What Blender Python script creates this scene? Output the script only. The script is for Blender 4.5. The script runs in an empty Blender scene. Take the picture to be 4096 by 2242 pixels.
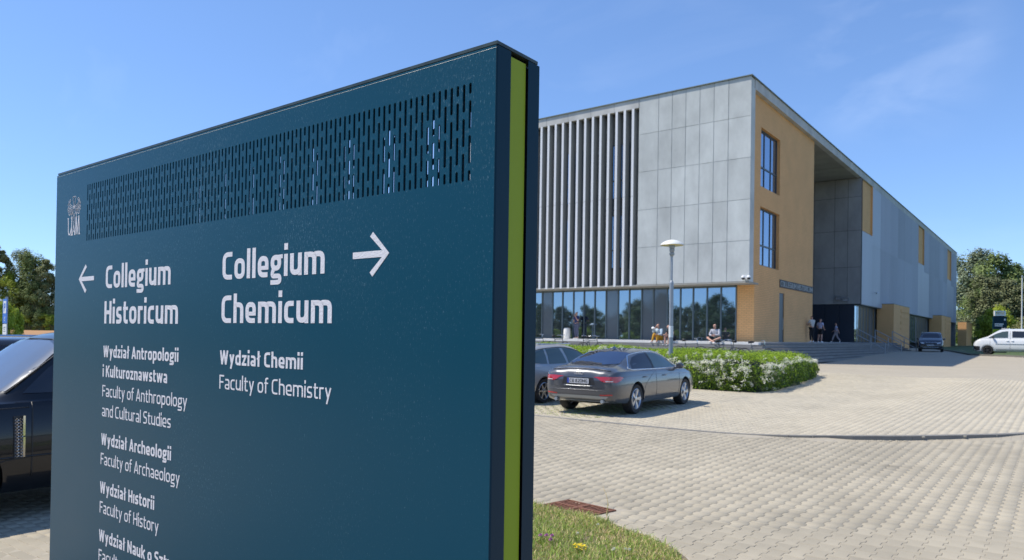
import bpy, bmesh, math, random
import numpy as np
from mathutils import Vector, Matrix
from mathutils.bvhtree import BVHTree
from mathutils.geometry import delaunay_2d_cdt
R = math.radians
rnd = random.Random(7)
SC = bpy.context.scene
COL = SC.collection
# ------------------------------------------------------------ camera, sky, sun
A = 0.652752                    # camera heading, left of +Y
PITCH, ROLL = 0.00823599, 0.0149334517
EYE = 1.6
F0 = Vector((-math.sin(A), math.cos(A), 0)); R0 = Vector((math.cos(A), math.sin(A), 0)); UZ = Vector((0, 0, 1))
fwd = math.cos(PITCH) * F0 + math.sin(PITCH) * UZ
upv = -math.sin(PITCH) * F0 + math.cos(PITCH) * UZ
rgt = math.cos(ROLL) * R0 + math.sin(ROLL) * upv
up2 = -math.sin(ROLL) * R0 + math.cos(ROLL) * upv
cam = bpy.data.cameras.new('camera'); camo = bpy.data.objects.new('camera', cam); COL.objects.link(camo)
camo.matrix_world = Matrix(((rgt.x, up2.x, -fwd.x, 0), (rgt.y, up2.y, -fwd.y, 0), (rgt.z, up2.z, -fwd.z, EYE), (0, 0, 0, 1)))
cam.sensor_width = 36; cam.lens = 36 * 2874.938 / 4096; cam.shift_y = 198.65 / 4096
cam.clip_start = 0.05; cam.clip_end = 4000
cam.dof.use_dof = True; cam.dof.focus_distance = 1.75; cam.dof.aperture_fstop = 10.5
SC.camera = camo
SUNV = Vector((-8.65, -5.30, 15.3)).normalized()
SUN_EL = math.asin(SUNV.z); SUN_AZ = math.atan2(SUNV.x, SUNV.y)
w = bpy.data.worlds.new('World'); SC.world = w; w.use_nodes = True
nt = w.node_tree; N = nt.nodes; LK = nt.links
bg = N['Background']
sky = N.new('ShaderNodeTexSky'); sky.sky_type = 'NISHITA'; sky.sun_disc = False
sky.sun_elevation = SUN_EL; sky.sun_rotation = SUN_AZ; sky.altitude = 80; sky.air_density = 0.85; sky.dust_density = 0.0; sky.ozone_density = 2.0
# thin cirrus wisps in the sky
tc = N.new('ShaderNodeTexCoord'); mp = N.new('ShaderNodeMapping'); mp.inputs['Location'].default_value = (3.1, 0.4, 1.7); mp.inputs['Scale'].default_value = (1.6, 5.0, 7.0); mp.inputs['Rotation'].default_value = (0.2, 0.5, 0.5)
nz = N.new('ShaderNodeTexNoise'); nz.inputs['Scale'].default_value = 1.3; nz.inputs['Detail'].default_value = 7; nz.inputs['Roughness'].default_value = 0.55; nz.inputs['Distortion'].default_value = 0.6
cr = N.new('ShaderNodeValToRGB'); cr.color_ramp.elements[0].position = 0.56; cr.color_ramp.elements[1].position = 0.85
mxc = N.new('ShaderNodeMix'); mxc.data_type = 'RGBA'; mxc.inputs[7].default_value = (8.5, 9.0, 9.8, 1)
ml = N.new('ShaderNodeMath'); ml.operation = 'MULTIPLY'; ml.inputs[1].default_value = 0.05
LK.new(tc.outputs['Generated'], mp.inputs[0]); LK.new(mp.outputs[0], nz.inputs['Vector']); LK.new(nz.outputs['Fac'], cr.inputs[0])
LK.new(cr.outputs[0], ml.inputs[0])
vd = N.new('ShaderNodeVectorMath'); vd.operation = 'DOT_PRODUCT'; vd.inputs[1].default_value = Vector((-0.158, 0.928, 0.337)).normalized(); LK.new(tc.outputs['Generated'], vd.inputs[0])
wr_ = N.new('ShaderNodeMapRange'); wr_.interpolation_type = 'SMOOTHERSTEP'; wr_.inputs[1].default_value = 0.991; wr_.inputs[2].default_value = 0.9995; LK.new(vd.outputs['Value'], wr_.inputs[0])
mp2 = N.new('ShaderNodeMapping'); mp2.inputs['Rotation'].default_value = (0, R(52), 0); mp2.inputs['Scale'].default_value = (4, 6, 11); LK.new(tc.outputs['Generated'], mp2.inputs[0])
nz2 = N.new('ShaderNodeTexNoise'); nz2.inputs['Scale'].default_value = 1.6; nz2.inputs['Detail'].default_value = 8; nz2.inputs['Distortion'].default_value = 0.4; LK.new(mp2.outputs[0], nz2.inputs['Vector'])
cr2 = N.new('ShaderNodeMapRange'); cr2.inputs[1].default_value = 0.42; cr2.inputs[2].default_value = 0.75; LK.new(nz2.outputs['Fac'], cr2.inputs[0])
m3 = N.new('ShaderNodeMath'); m3.operation = 'MULTIPLY'; LK.new(wr_.outputs[0], m3.inputs[0]); LK.new(cr2.outputs[0], m3.inputs[1])
m4 = N.new('ShaderNodeMath'); m4.operation = 'MULTIPLY_ADD'; m4.inputs[1].default_value = 0.105; LK.new(m3.outputs[0], m4.inputs[0]); LK.new(ml.outputs[0], m4.inputs[2])
LK.new(m4.outputs[0], mxc.inputs[0]); hs = N.new('ShaderNodeHueSaturation'); hs.inputs['Saturation'].default_value = 1.0; gm = N.new('ShaderNodeGamma'); gm.inputs[1].default_value = 0.72; tn = N.new('ShaderNodeMix'); tn.data_type = 'RGBA'; tn.blend_type = 'MULTIPLY'; tn.inputs[0].default_value = 1; tn.inputs[7].default_value = (0.94, 1.24, 1.70, 1); LK.new(sky.outputs[0], gm.inputs[0]); LK.new(gm.outputs[0], tn.inputs[6]); LK.new(tn.outputs[2], hs.inputs['Color']); LK.new(hs.outputs[0], mxc.inputs[6]); LK.new(mxc.outputs[2], bg.inputs[0])
bg.inputs[1].default_value = 0.15
sl = bpy.data.lights.new('sun', 'SUN'); sl.energy = 4.2; sl.angle = R(0.53); sl.color = (1.0, 0.94, 0.84)
so = bpy.data.objects.new('sun', sl); COL.objects.link(so); so.rotation_euler = SUNV.to_track_quat('Z', 'Y').to_euler()
vs = SC.view_settings; vs.view_transform = 'Standard'; vs.look = 'None'; vs.exposure = 0.31; vs.gamma = 1.0
SC.cycles.max_bounces = 6; SC.cycles.diffuse_bounces = 3; SC.cycles.glossy_bounces = 3; SC.cycles.transparent_max_bounces = 8
SC.cycles.caustics_reflective = False; SC.cycles.caustics_refractive = False

# ------------------------------------------------------------ materials
def mat(name, col, rough=0.6, metal=0.0, coat=0.0, var=0.0, vscale=3.0, bump=0.0, bscale=40.0, stretch=(1, 1, 1), spec=0.5, island=0.0, obj=0.0, trans=0.0):
    m = bpy.data.materials.new(name); m.use_nodes = True
    n = m.node_tree.nodes; l = m.node_tree.links; p = n['Principled BSDF']
    p.inputs['Base Color'].default_value = (*col, 1); p.inputs['Roughness'].default_value = rough; p.inputs['Metallic'].default_value = metal
    p.inputs['Coat Weight'].default_value = coat; p.inputs['Coat Roughness'].default_value = 0.03; p.inputs['Specular IOR Level'].default_value = spec
    if var or bump:
        t = n.new('ShaderNodeTexCoord'); mpn = n.new('ShaderNodeMapping'); mpn.inputs['Scale'].default_value = stretch
        l.new(t.outputs['Object'], mpn.inputs[0])
    fac = None
    if var:
        a = n.new('ShaderNodeTexNoise'); a.inputs['Scale'].default_value = vscale; a.inputs['Detail'].default_value = 6; a.inputs['Roughness'].default_value = 0.6
        l.new(mpn.outputs[0], a.inputs['Vector'])
        r = n.new('ShaderNodeMapRange'); r.inputs[1].default_value = 0.3; r.inputs[2].default_value = 0.7; r.inputs[3].default_value = 1 - var; r.inputs[4].default_value = 1 + var
        l.new(a.outputs['Fac'], r.inputs[0]); fac = r.outputs[0]
    if island or obj:
        g = n.new('ShaderNodeNewGeometry'); oi = n.new('ShaderNodeObjectInfo')
        ad = n.new('ShaderNodeMath'); ad.operation = 'ADD'; fr = n.new('ShaderNodeMath'); fr.operation = 'FRACT'
        l.new(g.outputs['Random Per Island'], ad.inputs[0]); l.new(oi.outputs['Random'], ad.inputs[1]); l.new(ad.outputs[0], fr.inputs[0])
        r2 = n.new('ShaderNodeMapRange'); v = island or obj; r2.inputs[3].default_value = 1 - v; r2.inputs[4].default_value = 1 + v
        l.new(fr.outputs[0], r2.inputs[0])
        if fac:
            mm = n.new('ShaderNodeMath'); mm.operation = 'MULTIPLY'; l.new(fac, mm.inputs[0]); l.new(r2.outputs[0], mm.inputs[1]); fac = mm.outputs[0]
        else: fac = r2.outputs[0]
    if fac:
        vm = n.new('ShaderNodeVectorMath'); vm.operation = 'SCALE'; vm.inputs[0].default_value = col; l.new(fac, vm.inputs['Scale'])
        l.new(vm.outputs[0], p.inputs['Base Color'])
    if bump:
        b = n.new('ShaderNodeTexNoise'); b.inputs['Scale'].default_value = bscale; b.inputs['Detail'].default_value = 4; l.new(mpn.outputs[0], b.inputs['Vector'])
        bu = n.new('ShaderNodeBump'); bu.inputs['Strength'].default_value = bump; bu.inputs['Distance'].default_value = 0.01
        l.new(b.outputs['Fac'], bu.inputs['Height']); l.new(bu.outputs[0], p.inputs['Normal'])
    if trans:
        tr = n.new('ShaderNodeBsdfTranslucent'); mx = n.new('ShaderNodeMixShader'); mx.inputs[0].default_value = trans
        if fac: l.new(vm.outputs[0], tr.inputs[0])
        else: tr.inputs[0].default_value = (*col, 1)
        l.new(p.outputs[0], mx.inputs[1]); l.new(tr.outputs[0], mx.inputs[2]); l.new(mx.outputs[0], n['Material Output'].inputs[0])
    return m

def glassmat(name, tint, refl=0.3, rough=0.02, gc=(.60, .78, 1.0)):
    m = bpy.data.materials.new(name); m.use_nodes = True
    n = m.node_tree.nodes; l = m.node_tree.links; p = n['Principled BSDF']
    p.inputs['Base Color'].default_value = (*tint, 1); p.inputs['Roughness'].default_value = 0.4
    g = n.new('ShaderNodeBsdfGlossy'); g.inputs['Roughness'].default_value = rough; g.inputs['Color'].default_value = (*gc, 1)
    f = n.new('ShaderNodeLayerWeight'); f.inputs[0].default_value = 0.22
    r = n.new('ShaderNodeMapRange'); r.inputs[3].default_value = refl; r.inputs[4].default_value = 0.95; l.new(f.outputs['Fresnel'], r.inputs[0])
    tcn = n.new('ShaderNodeTexCoord'); nn = n.new('ShaderNodeTexNoise'); nn.inputs['Scale'].default_value = 0.7; l.new(tcn.outputs['Object'], nn.inputs['Vector'])
    bu = n.new('ShaderNodeBump'); bu.inputs['Strength'].default_value = 0.02; bu.inputs['Distance'].default_value = 0.1; l.new(nn.outputs['Fac'], bu.inputs['Height']); l.new(bu.outputs[0], g.inputs['Normal'])
    mx = n.new('ShaderNodeMixShader'); l.new(r.outputs[0], mx.inputs[0]); l.new(p.outputs[0], mx.inputs[1]); l.new(g.outputs[0], mx.inputs[2]); l.new(mx.outputs[0], n['Material Output'].inputs[0])
    return m

def brickmat(name, axes, bw=0.28, bh=0.10, c1=(.82, .45, .185), c2=(.77, .415, .165), mort=(.58, .315, .13), msize=0.013):
    m = bpy.data.materials.new(name); m.use_nodes = True
    n = m.node_tree.nodes; l = m.node_tree.links; p = n['Principled BSDF']; p.inputs['Roughness'].default_value = 0.8
    g = n.new('ShaderNodeNewGeometry'); s = n.new('ShaderNodeSeparateXYZ'); c = n.new('ShaderNodeCombineXYZ'); l.new(g.outputs['Position'], s.inputs[0])
    l.new(s.outputs[axes[0]], c.inputs[0]); l.new(s.outputs[axes[1]], c.inputs[1])
    b = n.new('ShaderNodeTexBrick'); l.new(c.outputs[0], b.inputs['Vector'])
    b.inputs['Color1'].default_value = (*c1, 1); b.inputs['Color2'].default_value = (*c2, 1); b.inputs['Mortar'].default_value = (*mort, 1)
    b.inputs['Scale'].default_value = 1; b.inputs['Brick Width'].default_value = bw; b.inputs['Row Height'].default_value = bh; b.inputs['Mortar Size'].default_value = msize; b.inputs['Mortar Smooth'].default_value = 0.3
    nn = n.new('ShaderNodeTexNoise'); nn.inputs['Scale'].default_value = 0.8; nn.inputs['Detail'].default_value = 5; l.new(g.outputs['Position'], nn.inputs['Vector'])
    mr = n.new('ShaderNodeMapRange'); mr.inputs[3].default_value = .86; mr.inputs[4].default_value = 1.12; l.new(nn.outputs['Fac'], mr.inputs[0])
    vm = n.new('ShaderNodeVectorMath'); vm.operation = 'SCALE'; l.new(b.outputs['Color'], vm.inputs[0]); l.new(mr.outputs[0], vm.inputs['Scale']); l.new(vm.outputs[0], p.inputs['Base Color'])
    bu = n.new('ShaderNodeBump'); bu.inputs['Strength'].default_value = 0.6; bu.inputs['Distance'].default_value = 0.008; bu.invert = True
    l.new(b.outputs['Fac'], bu.inputs['Height']); l.new(bu.outputs[0], p.inputs['Normal'])
    return m

# ------------------------------------------------------------ mesh helpers
class MB:
    def __init__(s): s.v = []; s.f = []; s.m = []
    def add(s, vs_, fs, mi=0):
        o = len(s.v); s.v += [tuple(q) for q in vs_]; s.f += [tuple(i + o for i in f) for f in fs]; s.m += [mi] * len(fs); return s
    def box(s, x0, x1, y0, y1, z0, z1, mi=0, T=None):
        vs_ = [(x0, y0, z0), (x1, y0, z0), (x1, y1, z0), (x0, y1, z0), (x0, y0, z1), (x1, y0, z1), (x1, y1, z1), (x0, y1, z1)]
        if T: vs_ = [T @ Vector(q) for q in vs_]
        return s.add(vs_, [(0, 3, 2, 1), (4, 5, 6, 7), (0, 1, 5, 4), (1, 2, 6, 5), (2, 3, 7, 6), (3, 0, 4, 7)], mi)
    def tube(s, pts, r, n=8, mi=0, caps=True, rs=None):
        pts = [Vector(p) for p in pts]; rings = []
        prev = None
        for i, p in enumerate(pts):
            d = (pts[min(i + 1, len(pts) - 1)] - pts[max(i - 1, 0)]).normalized()
            a = Vector((0, 0, 1)) if abs(d.z) < 0.9 else Vector((1, 0, 0))
            if prev is not None: u = (prev - d * prev.dot(d)).normalized()
            else: u = d.cross(a).normalized()
            prev = u; v_ = d.cross(u); rr = rs[i] if rs else r
            rings.append([p + (u * math.cos(t) + v_ * math.sin(t)) * rr for t in [2 * math.pi * k / n for k in range(n)]])
        vs_ = [q for rg in rings for q in rg]; fs = []
        for i in range(len(pts) - 1):
            for k in range(n): fs.append((i * n + k, i * n + (k + 1) % n, (i + 1) * n + (k + 1) % n, (i + 1) * n + k))
        if caps: fs += [tuple(range(n - 1, -1, -1)), tuple((len(pts) - 1) * n + k for k in range(n))]
        return s.add(vs_, fs, mi)
    def lathe(s, prof, n=24, T=None, mi=0, closed=False, caps=True):
        vs_ = []; fs = []
        for r_, z in prof:
            for k in range(n):
                t = 2 * math.pi * k / n; vs_.append(Vector((r_ * math.cos(t), r_ * math.sin(t), z)))
        if T: vs_ = [T @ q for q in vs_]
        m_ = len(prof)
        for i in range(m_ if closed else m_ - 1):
            j = (i + 1) % m_
            for k in range(n): fs.append((i * n + k, i * n + (k + 1) % n, j * n + (k + 1) % n, j * n + k))
        if not closed and caps: fs += [tuple(range(n - 1, -1, -1)), tuple((m_ - 1) * n + k for k in range(n))]
        return s.add(vs_, fs, mi)
    def prism(s, poly, axis, a, b, mi=0):
        # poly: 2D points; axis 'x': (y,z), 'y': (x,z), 'z': (x,y), extruded from a to b
        f = {'x': lambda p, t: (t, p[0], p[1]), 'y': lambda p, t: (p[0], t, p[1]), 'z': lambda p, t: (p[0], p[1], t)}[axis]
        n = len(poly); vs_ = [f(p, a) for p in poly] + [f(p, b) for p in poly]
        fs = [tuple(range(n)), tuple(range(2 * n - 1, n - 1, -1))] + [(i, i + n, (i + 1) % n + n, (i + 1) % n) for i in range(n)]
        return s.add(vs_, fs, mi)
    def mesh(s, name, mats, smooth=False, ang=None):
        me = bpy.data.meshes.new(name); me.from_pydata([tuple(v) for v in s.v], [], s.f)
        for m_ in (mats if isinstance(mats, (list, tuple)) else [mats]): me.materials.append(m_)
        if any(s.m): me.polygons.foreach_set('material_index', s.m)
        me.validate(); me.update()
        if smooth or ang: shade(me, ang)
        return me
    def build(s, name, mats, parent=None, smooth=False, ang=None, fix=False):
        me = s.mesh(name, mats, smooth, ang)
        if fix: fixn(me)
        return link(name, me, parent)
def fixn(me):
    b = bmesh.new(); b.from_mesh(me); bmesh.ops.recalc_face_normals(b, faces=b.faces); b.to_mesh(me); b.free()
def shade(me, ang=None):
    me.polygons.foreach_set('use_smooth', [True] * len(me.polygons))
    if ang: me.set_sharp_from_angle(angle=R(ang))
def link(name, me, parent=None):
    o = bpy.data.objects.new(name, me); COL.objects.link(o)
    if parent: o.parent = parent
    return o
def tag(o, label=None, cat=None, group=None, kind=None):
    if label: o['label'] = label
    if cat: o['category'] = cat
    if group: o['group'] = group
    if kind: o['kind'] = kind
    return o
def empty(name, loc=(0, 0, 0), rz=0, label=None, cat=None, group=None, kind=None):
    o = bpy.data.objects.new(name, None); COL.objects.link(o); o.location = loc; o.rotation_euler = (0, 0, rz); o.empty_display_size = 0.2
    return tag(o, label, cat, group, kind)
def copy_tree(o, parent=None):
    c = o.copy(); COL.objects.link(c)
    if parent: c.parent = parent
    for ch in list(o.children): copy_tree(ch, c)
    return c
def npmesh(name, V, F, mats, parent=None, smooth=False):
    me = bpy.data.meshes.new(name); V = np.asarray(V, np.float32); F = np.asarray(F, np.int32); k = F.shape[1]
    me.vertices.add(len(V)); me.vertices.foreach_set('co', V.ravel())
    me.loops.add(F.size); me.loops.foreach_set('vertex_index', F.ravel())
    me.polygons.add(len(F)); me.polygons.foreach_set('loop_start', np.arange(0, F.size, k, dtype=np.int32))
    for m_ in (mats if isinstance(mats, (list, tuple)) else [mats]): me.materials.append(m_)
    me.update(calc_edges=True); me.validate()
    if smooth: shade(me)
    return link(name, me, parent)
def ss(x, a, b):
    t = min(1, max(0, (x - a) / (b - a))); return t * t * (3 - 2 * t)
def lerp(a, b, t): return a + (b - a) * t
# ground heights of the place
PB = [(0, 0), (16, 0), (20, .02), (29, .16), (35, .30), (42, .44), (52, .67), (61, .76), (72, .82), (100, 1.0), (3000, 1.0)]
KERB = [(-9.5, 11.75), (-7.5, 11.74), (-5.94, 11.75), (-4.92, 11.80), (-4.11, 11.94), (-3.35, 12.12), (-2.68, 12.46), (-2.05, 13.0), (-1.44, 13.7), (-0.80, 14.46), (-0.2, 15.4), (0.4, 16.6), (0.8, 18.0), (1.0, 20.0)]
def kerb_y(x):
    for (x0, y0), (x1, y1) in zip(KERB, KERB[1:]):
        if x <= x1: return lerp(y0, y1, max(0, (x - x0) / (x1 - x0)))
    return 1e9
def zg0(x, y):
    D = -math.sin(A) * x + math.cos(A) * y; L = math.cos(A) * x + math.sin(A) * y
    for (d0, z0), (d1, z1) in zip(PB, PB[1:]):
        if D <= d1: break
    b = lerp(z0, z1, min(1, max(0, (D - d0) / (d1 - d0))))
    s = ss(L, -5.0, 0.3 if D < 20 else -2.0)
    return b * s - 0.23 * (1 - s)
def zg(x, y):
    z = zg0(x, y)
    if y > kerb_y(x) - 0.02: z += 0.07 * ss(x, -4.6, -2.4)
    return z
M = {}
M['sign_blue'] = None
def sign_paint():
    m = bpy.data.materials.new('sign_blue_paint'); m.use_nodes = True
    n = m.node_tree.nodes; l = m.node_tree.links; p = n['Principled BSDF']
    p.inputs['Roughness'].default_value = 0.30; p.inputs['Specular IOR Level'].default_value = 0.24
    g = n.new('ShaderNodeNewGeometry'); mp_ = n.new('ShaderNodeMapping'); mp_.inputs['Scale'].default_value = (1, 1, 0.33); l.new(g.outputs['Position'], mp_.inputs[0])
    a = n.new('ShaderNodeTexNoise'); a.inputs['Scale'].default_value = 300; a.inputs['Detail'].default_value = 5; a.inputs['Roughness'].default_value = 0.8; l.new(mp_.outputs[0], a.inputs['Vector'])
    b = n.new('ShaderNodeTexNoise'); b.inputs['Scale'].default_value = 3; b.inputs['Detail'].default_value = 4; l.new(g.outputs['Position'], b.inputs['Vector'])
    sp = n.new('ShaderNodeSeparateXYZ'); l.new(g.outputs['Position'], sp.inputs[0])
    zr = n.new('ShaderNodeMapRange'); zr.inputs[1].default_value = 1.0; zr.inputs[2].default_value = 2.3; zr.inputs[3].default_value = -0.02; zr.inputs[4].default_value = 0.05; l.new(sp.outputs[2], zr.inputs[0])
    ad = n.new('ShaderNodeMath'); ad.operation = 'ADD'; l.new(a.outputs['Fac'], ad.inputs[0]); l.new(zr.outputs[0], ad.inputs[1])
    b2 = n.new('ShaderNodeMath'); b2.operation = 'MULTIPLY_ADD'; b2.inputs[1].default_value = 0.22; l.new(b.outputs['Fac'], b2.inputs[0]); l.new(ad.outputs[0], b2.inputs[2])
    r = n.new('ShaderNodeValToRGB'); r.color_ramp.elements[0].position = 0.705; r.color_ramp.elements[0].color = (0, 0, 0, 1); r.color_ramp.elements[1].position = 0.88; r.color_ramp.elements[1].color = (1, 1, 1, 1); l.new(b2.outputs[0], r.inputs[0])
    mx = n.new('ShaderNodeMix'); mx.data_type = 'RGBA'; mx.inputs[6].default_value = (.0008, .054, .092, 1); mx.inputs[7].default_value = (.15, .25, .30, 1); l.new(r.outputs[0], mx.inputs[0]); l.new(mx.outputs[2], p.inputs['Base Color'])
    rr = n.new('ShaderNodeMapRange'); rr.inputs[3].default_value = 0.26; rr.inputs[4].default_value = 0.40; l.new(b.outputs['Fac'], rr.inputs[0]); l.new(rr.outputs[0], p.inputs['Roughness'])
    bu = n.new('ShaderNodeBump'); bu.inputs['Strength'].default_value = 0.08; bu.inputs['Distance'].default_value = 0.001; l.new(a.outputs['Fac'], bu.inputs['Height']); l.new(bu.outputs[0], p.inputs['Normal'])
    return m
M['sign_blue'] = sign_paint()
M['sign_side'] = mat('sign_side_paint', (.002, .024, .044), 0.45, spec=.15, var=.08, vscale=5, stretch=(1, 1, .2))
M['lime'] = mat('lime_paint', (.235, .315, .018), 0.5, spec=.2, var=.04, vscale=4, stretch=(1, 1, .3))
M['cap'] = mat('cap_metal', (.05, .065, .055), 0.35, metal=.4, var=.35, vscale=30)
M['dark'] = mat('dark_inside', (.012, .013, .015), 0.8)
M['vinyl'] = mat('vinyl_letters', (.72, .70, .72), 0.5, var=.03, vscale=60, bump=.25, bscale=300)
def concrete(name, col, s=0.5):
    m = mat(name, col, 0.82, var=.17, vscale=s * 1.6, bump=.12, bscale=14, stretch=(1, 1, .6), obj=.06)
    return m
M['concrete'] = concrete('facade_concrete', (.505, .52, .505))
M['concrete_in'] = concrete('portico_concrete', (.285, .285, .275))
M['fascia'] = concrete('fascia_concrete', (.50, .49, .47))
M['fin'] = mat('fin_concrete', (.35, .355, .345), .7, var=.06, vscale=.8)  # fin sides: their shade is put into this darker tone
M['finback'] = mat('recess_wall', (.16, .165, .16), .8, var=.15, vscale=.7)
M['coping'] = mat('coping_metal', (.16, .18, .15), .5, metal=.3)
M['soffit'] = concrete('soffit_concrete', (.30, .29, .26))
M['clad'] = mat('ribbed_metal_cladding', (.40, .42, .475), .5, metal=0, var=.05, vscale=.4, stretch=(1, 1, .1), obj=.10)
M['glass'] = glassmat('window_glass', (.010, .016, .016), .42)
M['glass2'] = glassmat('upper_window_glass', (.02, .03, .06), .38)
M['spandrel'] = glassmat('grey_glass_panel', (.085, .10, .115), .07, .05)
M['frame'] = mat('window_frame', (.06, .075, .085), .45, metal=.2)
M['mull'] = mat('mullion_metal', (.12, .15, .16), .4, metal=.4)
M['brickX'] = brickmat('yellow_brick_side', (1, 2)); M['brickY'] = brickmat('yellow_brick_front', (0, 2))
M['bluebox'] = mat('navy_panel', (.010, .020, .036), .5, var=.1, vscale=1)
M['step'] = mat('step_concrete', (.23, .225, .215), .85, var=.10, vscale=1.2, obj=.08)
M['terrace'] = mat('terrace_slab', (.70, .68, .64), .85, var=.06, vscale=1.2)
M['steel'] = mat('galvanised_steel', (.48, .50, .51), .35, metal=.85, var=.08, vscale=8)
M['steelpaint'] = mat('grey_post_paint', (.30, .33, .36), .4, metal=.4, var=.06, vscale=5)
M['white'] = mat('white_paint', (.78, .78, .77), .4)
M['shade_w'] = mat('lamp_shade_white', (.80, .78, .70), .35)
M['shade_in'] = mat('lamp_shade_inside', (.75, .62, .30), .5)
M['block'] = mat('paving_block_concrete', (.385, .335, .245), .85, var=.14, vscale=.45, bump=.3, bscale=160, island=.075)
M['blockR'] = mat('paving_block_plateau', (.455, .400, .298), .85, var=.07, vscale=.4, bump=.3, bscale=160, island=.07)
M['kerb'] = mat('kerb_concrete', (.20, .19, .17), .85, var=.12, vscale=4, bump=.3, bscale=90, obj=.06)
M['soil'] = mat('dry_soil', (.20, .155, .10), .95, var=.25, vscale=6)
M['tyre'] = mat('tyre_rubber', (.018, .018, .019), .75)
M['rim'] = mat('alloy_rim', (.55, .56, .58), .28, metal=.9)
M['rimdark'] = mat('steel_rim_black', (.03, .03, .032), .5)
M['blackp'] = mat('black_plastic', (.015, .016, .018), .5)
M['chrome'] = mat('chrome', (.75, .76, .78), .12, metal=1)
M['red'] = mat('tail_light_red', (.42, .012, .018), .15, coat=1)
M['clear'] = mat('lamp_lens_clear', (.55, .57, .6), .1, coat=1)
M['plate'] = mat('plate_white', (.50, .51, .53), .4)
M['plateblue'] = mat('plate_blue', (.02, .06, .35), .4)
M['ink'] = mat('black_print', (.02, .02, .02), .5)
M['carglass'] = glassmat('car_glass', (.010, .014, .022), .05, gc=(.34, .34, .38))
M['carglass_l'] = glassmat('car_glass_see_through_green', (.05, .075, .055), .08, gc=(.45, .55, .6))
M['seat'] = mat('seat_fabric', (.02, .021, .024), .8)
M['skin'] = mat('skin', (.52, .29, .21), .55)
M['hair_d'] = mat('dark_hair', (.03, .02, .014), .6); M['hair_b'] = mat('brown_hair', (.14, .07, .04), .6)
M['leafA'] = mat('leaf_mid_green', (.20, .25, .085), .55, spec=.12, island=.40, trans=.30)
M['leafB'] = mat('leaf_olive_green', (.28, .295, .13), .55, spec=.12, island=.40, trans=.28)
M['leafC'] = mat('leaf_yellow_green', (.38, .44, .06), .55, spec=.12, island=.35, trans=.35)
M['leafD'] = mat('leaf_dark_green', (.12, .17, .055), .6, spec=.12, island=.45, trans=.20)
M['leafS'] = mat('leaf_silver_green', (.28, .32, .20), .6, spec=.12, island=.35, trans=.25)
M['pine'] = mat('pine_needles', (.18, .195, .095), .7, spec=.12, island=.45)
M['bark'] = mat('bark', (.12, .095, .07), .9, var=.3, vscale=4)
M['hleaf'] = mat('hedge_leaf', (.32, .46, .04), .5, spec=.12, island=.30, trans=.42)
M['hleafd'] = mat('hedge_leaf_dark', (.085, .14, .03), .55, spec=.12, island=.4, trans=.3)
M['petal'] = mat('white_petal', (.80, .79, .64), .6, island=.12, trans=.3)
M['grass'] = mat('grass_blade', (.34, .45, .10), .7, spec=.12, island=.5, trans=.35)
M['grassdry'] = mat('dry_grass_blade', (.80, .64, .34), .8, spec=.12, island=.35, trans=.3)
M['lawn'] = mat('lawn_far', (.07, .105, .025), .9, var=.3, vscale=1.5)
M['field'] = mat('brown_field', (.37, .20, .085), .95, var=.2, vscale=.05)
M['meadow'] = mat('tall_meadow', (.14, .17, .07), .95, var=.3, vscale=.2)
M['rust'] = mat('rusty_iron', (.22, .095, .055), .8, metal=.3, var=.35, vscale=25, bump=.4, bscale=80)
M['pblue'] = mat('traffic_blue', (.01, .13, .55), .4)
def carpaint(name, col, metal=.5, rough=.3): return mat(name, col, rough, metal=metal, coat=1.0)
M['fold'] = mat('sun_glint_edge', (.72, .76, .66), .35, var=.3, vscale=25)  # sun highlight put into a pale colour; the paint there is dark
M['glass_rr'] = glassmat('windscreen_reflecting', (.03, .04, .045), .13, gc=(.75, .80, .9))
M['finlit'] = mat('fin_face_sunlit', (.70, .70, .72), .6)  # sunlit tone of the fin fronts, put into the colour
M['edging'] = mat('edging_concrete', (.44, .39, .31), .85, var=.1, vscale=4)

def stains(m, amt):
    n = m.node_tree.nodes; l = m.node_tree.links; p = n['Principled BSDF']; src = p.inputs['Base Color'].links[0].from_socket
    g = n.new('ShaderNodeNewGeometry'); mp_ = n.new('ShaderNodeMapping'); mp_.inputs['Scale'].default_value = (.55, .22, 1); mp_.inputs['Rotation'].default_value = (0, 0, .5); l.new(g.outputs['Position'], mp_.inputs[0])
    a = n.new('ShaderNodeTexNoise'); a.inputs['Scale'].default_value = 1.0; a.inputs['Detail'].default_value = 8; a.inputs['Roughness'].default_value = .65; l.new(mp_.outputs[0], a.inputs['Vector'])
    r = n.new('ShaderNodeMapRange'); r.inputs[1].default_value = .50; r.inputs[2].default_value = .74; r.inputs[3].default_value = 1; r.inputs[4].default_value = 1 - amt; l.new(a.outputs['Fac'], r.inputs[0])
    b = n.new('ShaderNodeTexVoronoi'); b.inputs['Scale'].default_value = .9; l.new(g.outputs['Position'], b.inputs['Vector'])
    r2 = n.new('ShaderNodeMapRange'); r2.inputs[1].default_value = .05; r2.inputs[2].default_value = .12; r2.inputs[3].default_value = 1 - amt * .8; r2.inputs[4].default_value = 1; l.new(b.outputs['Distance'], r2.inputs[0])
    m1 = n.new('ShaderNodeMath'); m1.operation = 'MULTIPLY'; l.new(r.outputs[0], m1.inputs[0]); l.new(r2.outputs[0], m1.inputs[1])
    v = n.new('ShaderNodeVectorMath'); v.operation = 'SCALE'; l.new(src, v.inputs[0]); l.new(m1.outputs[0], v.inputs['Scale']); l.new(v.outputs[0], p.inputs['Base Color'])
stains(M['block'], .26); stains(M['blockR'], .14)
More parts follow.
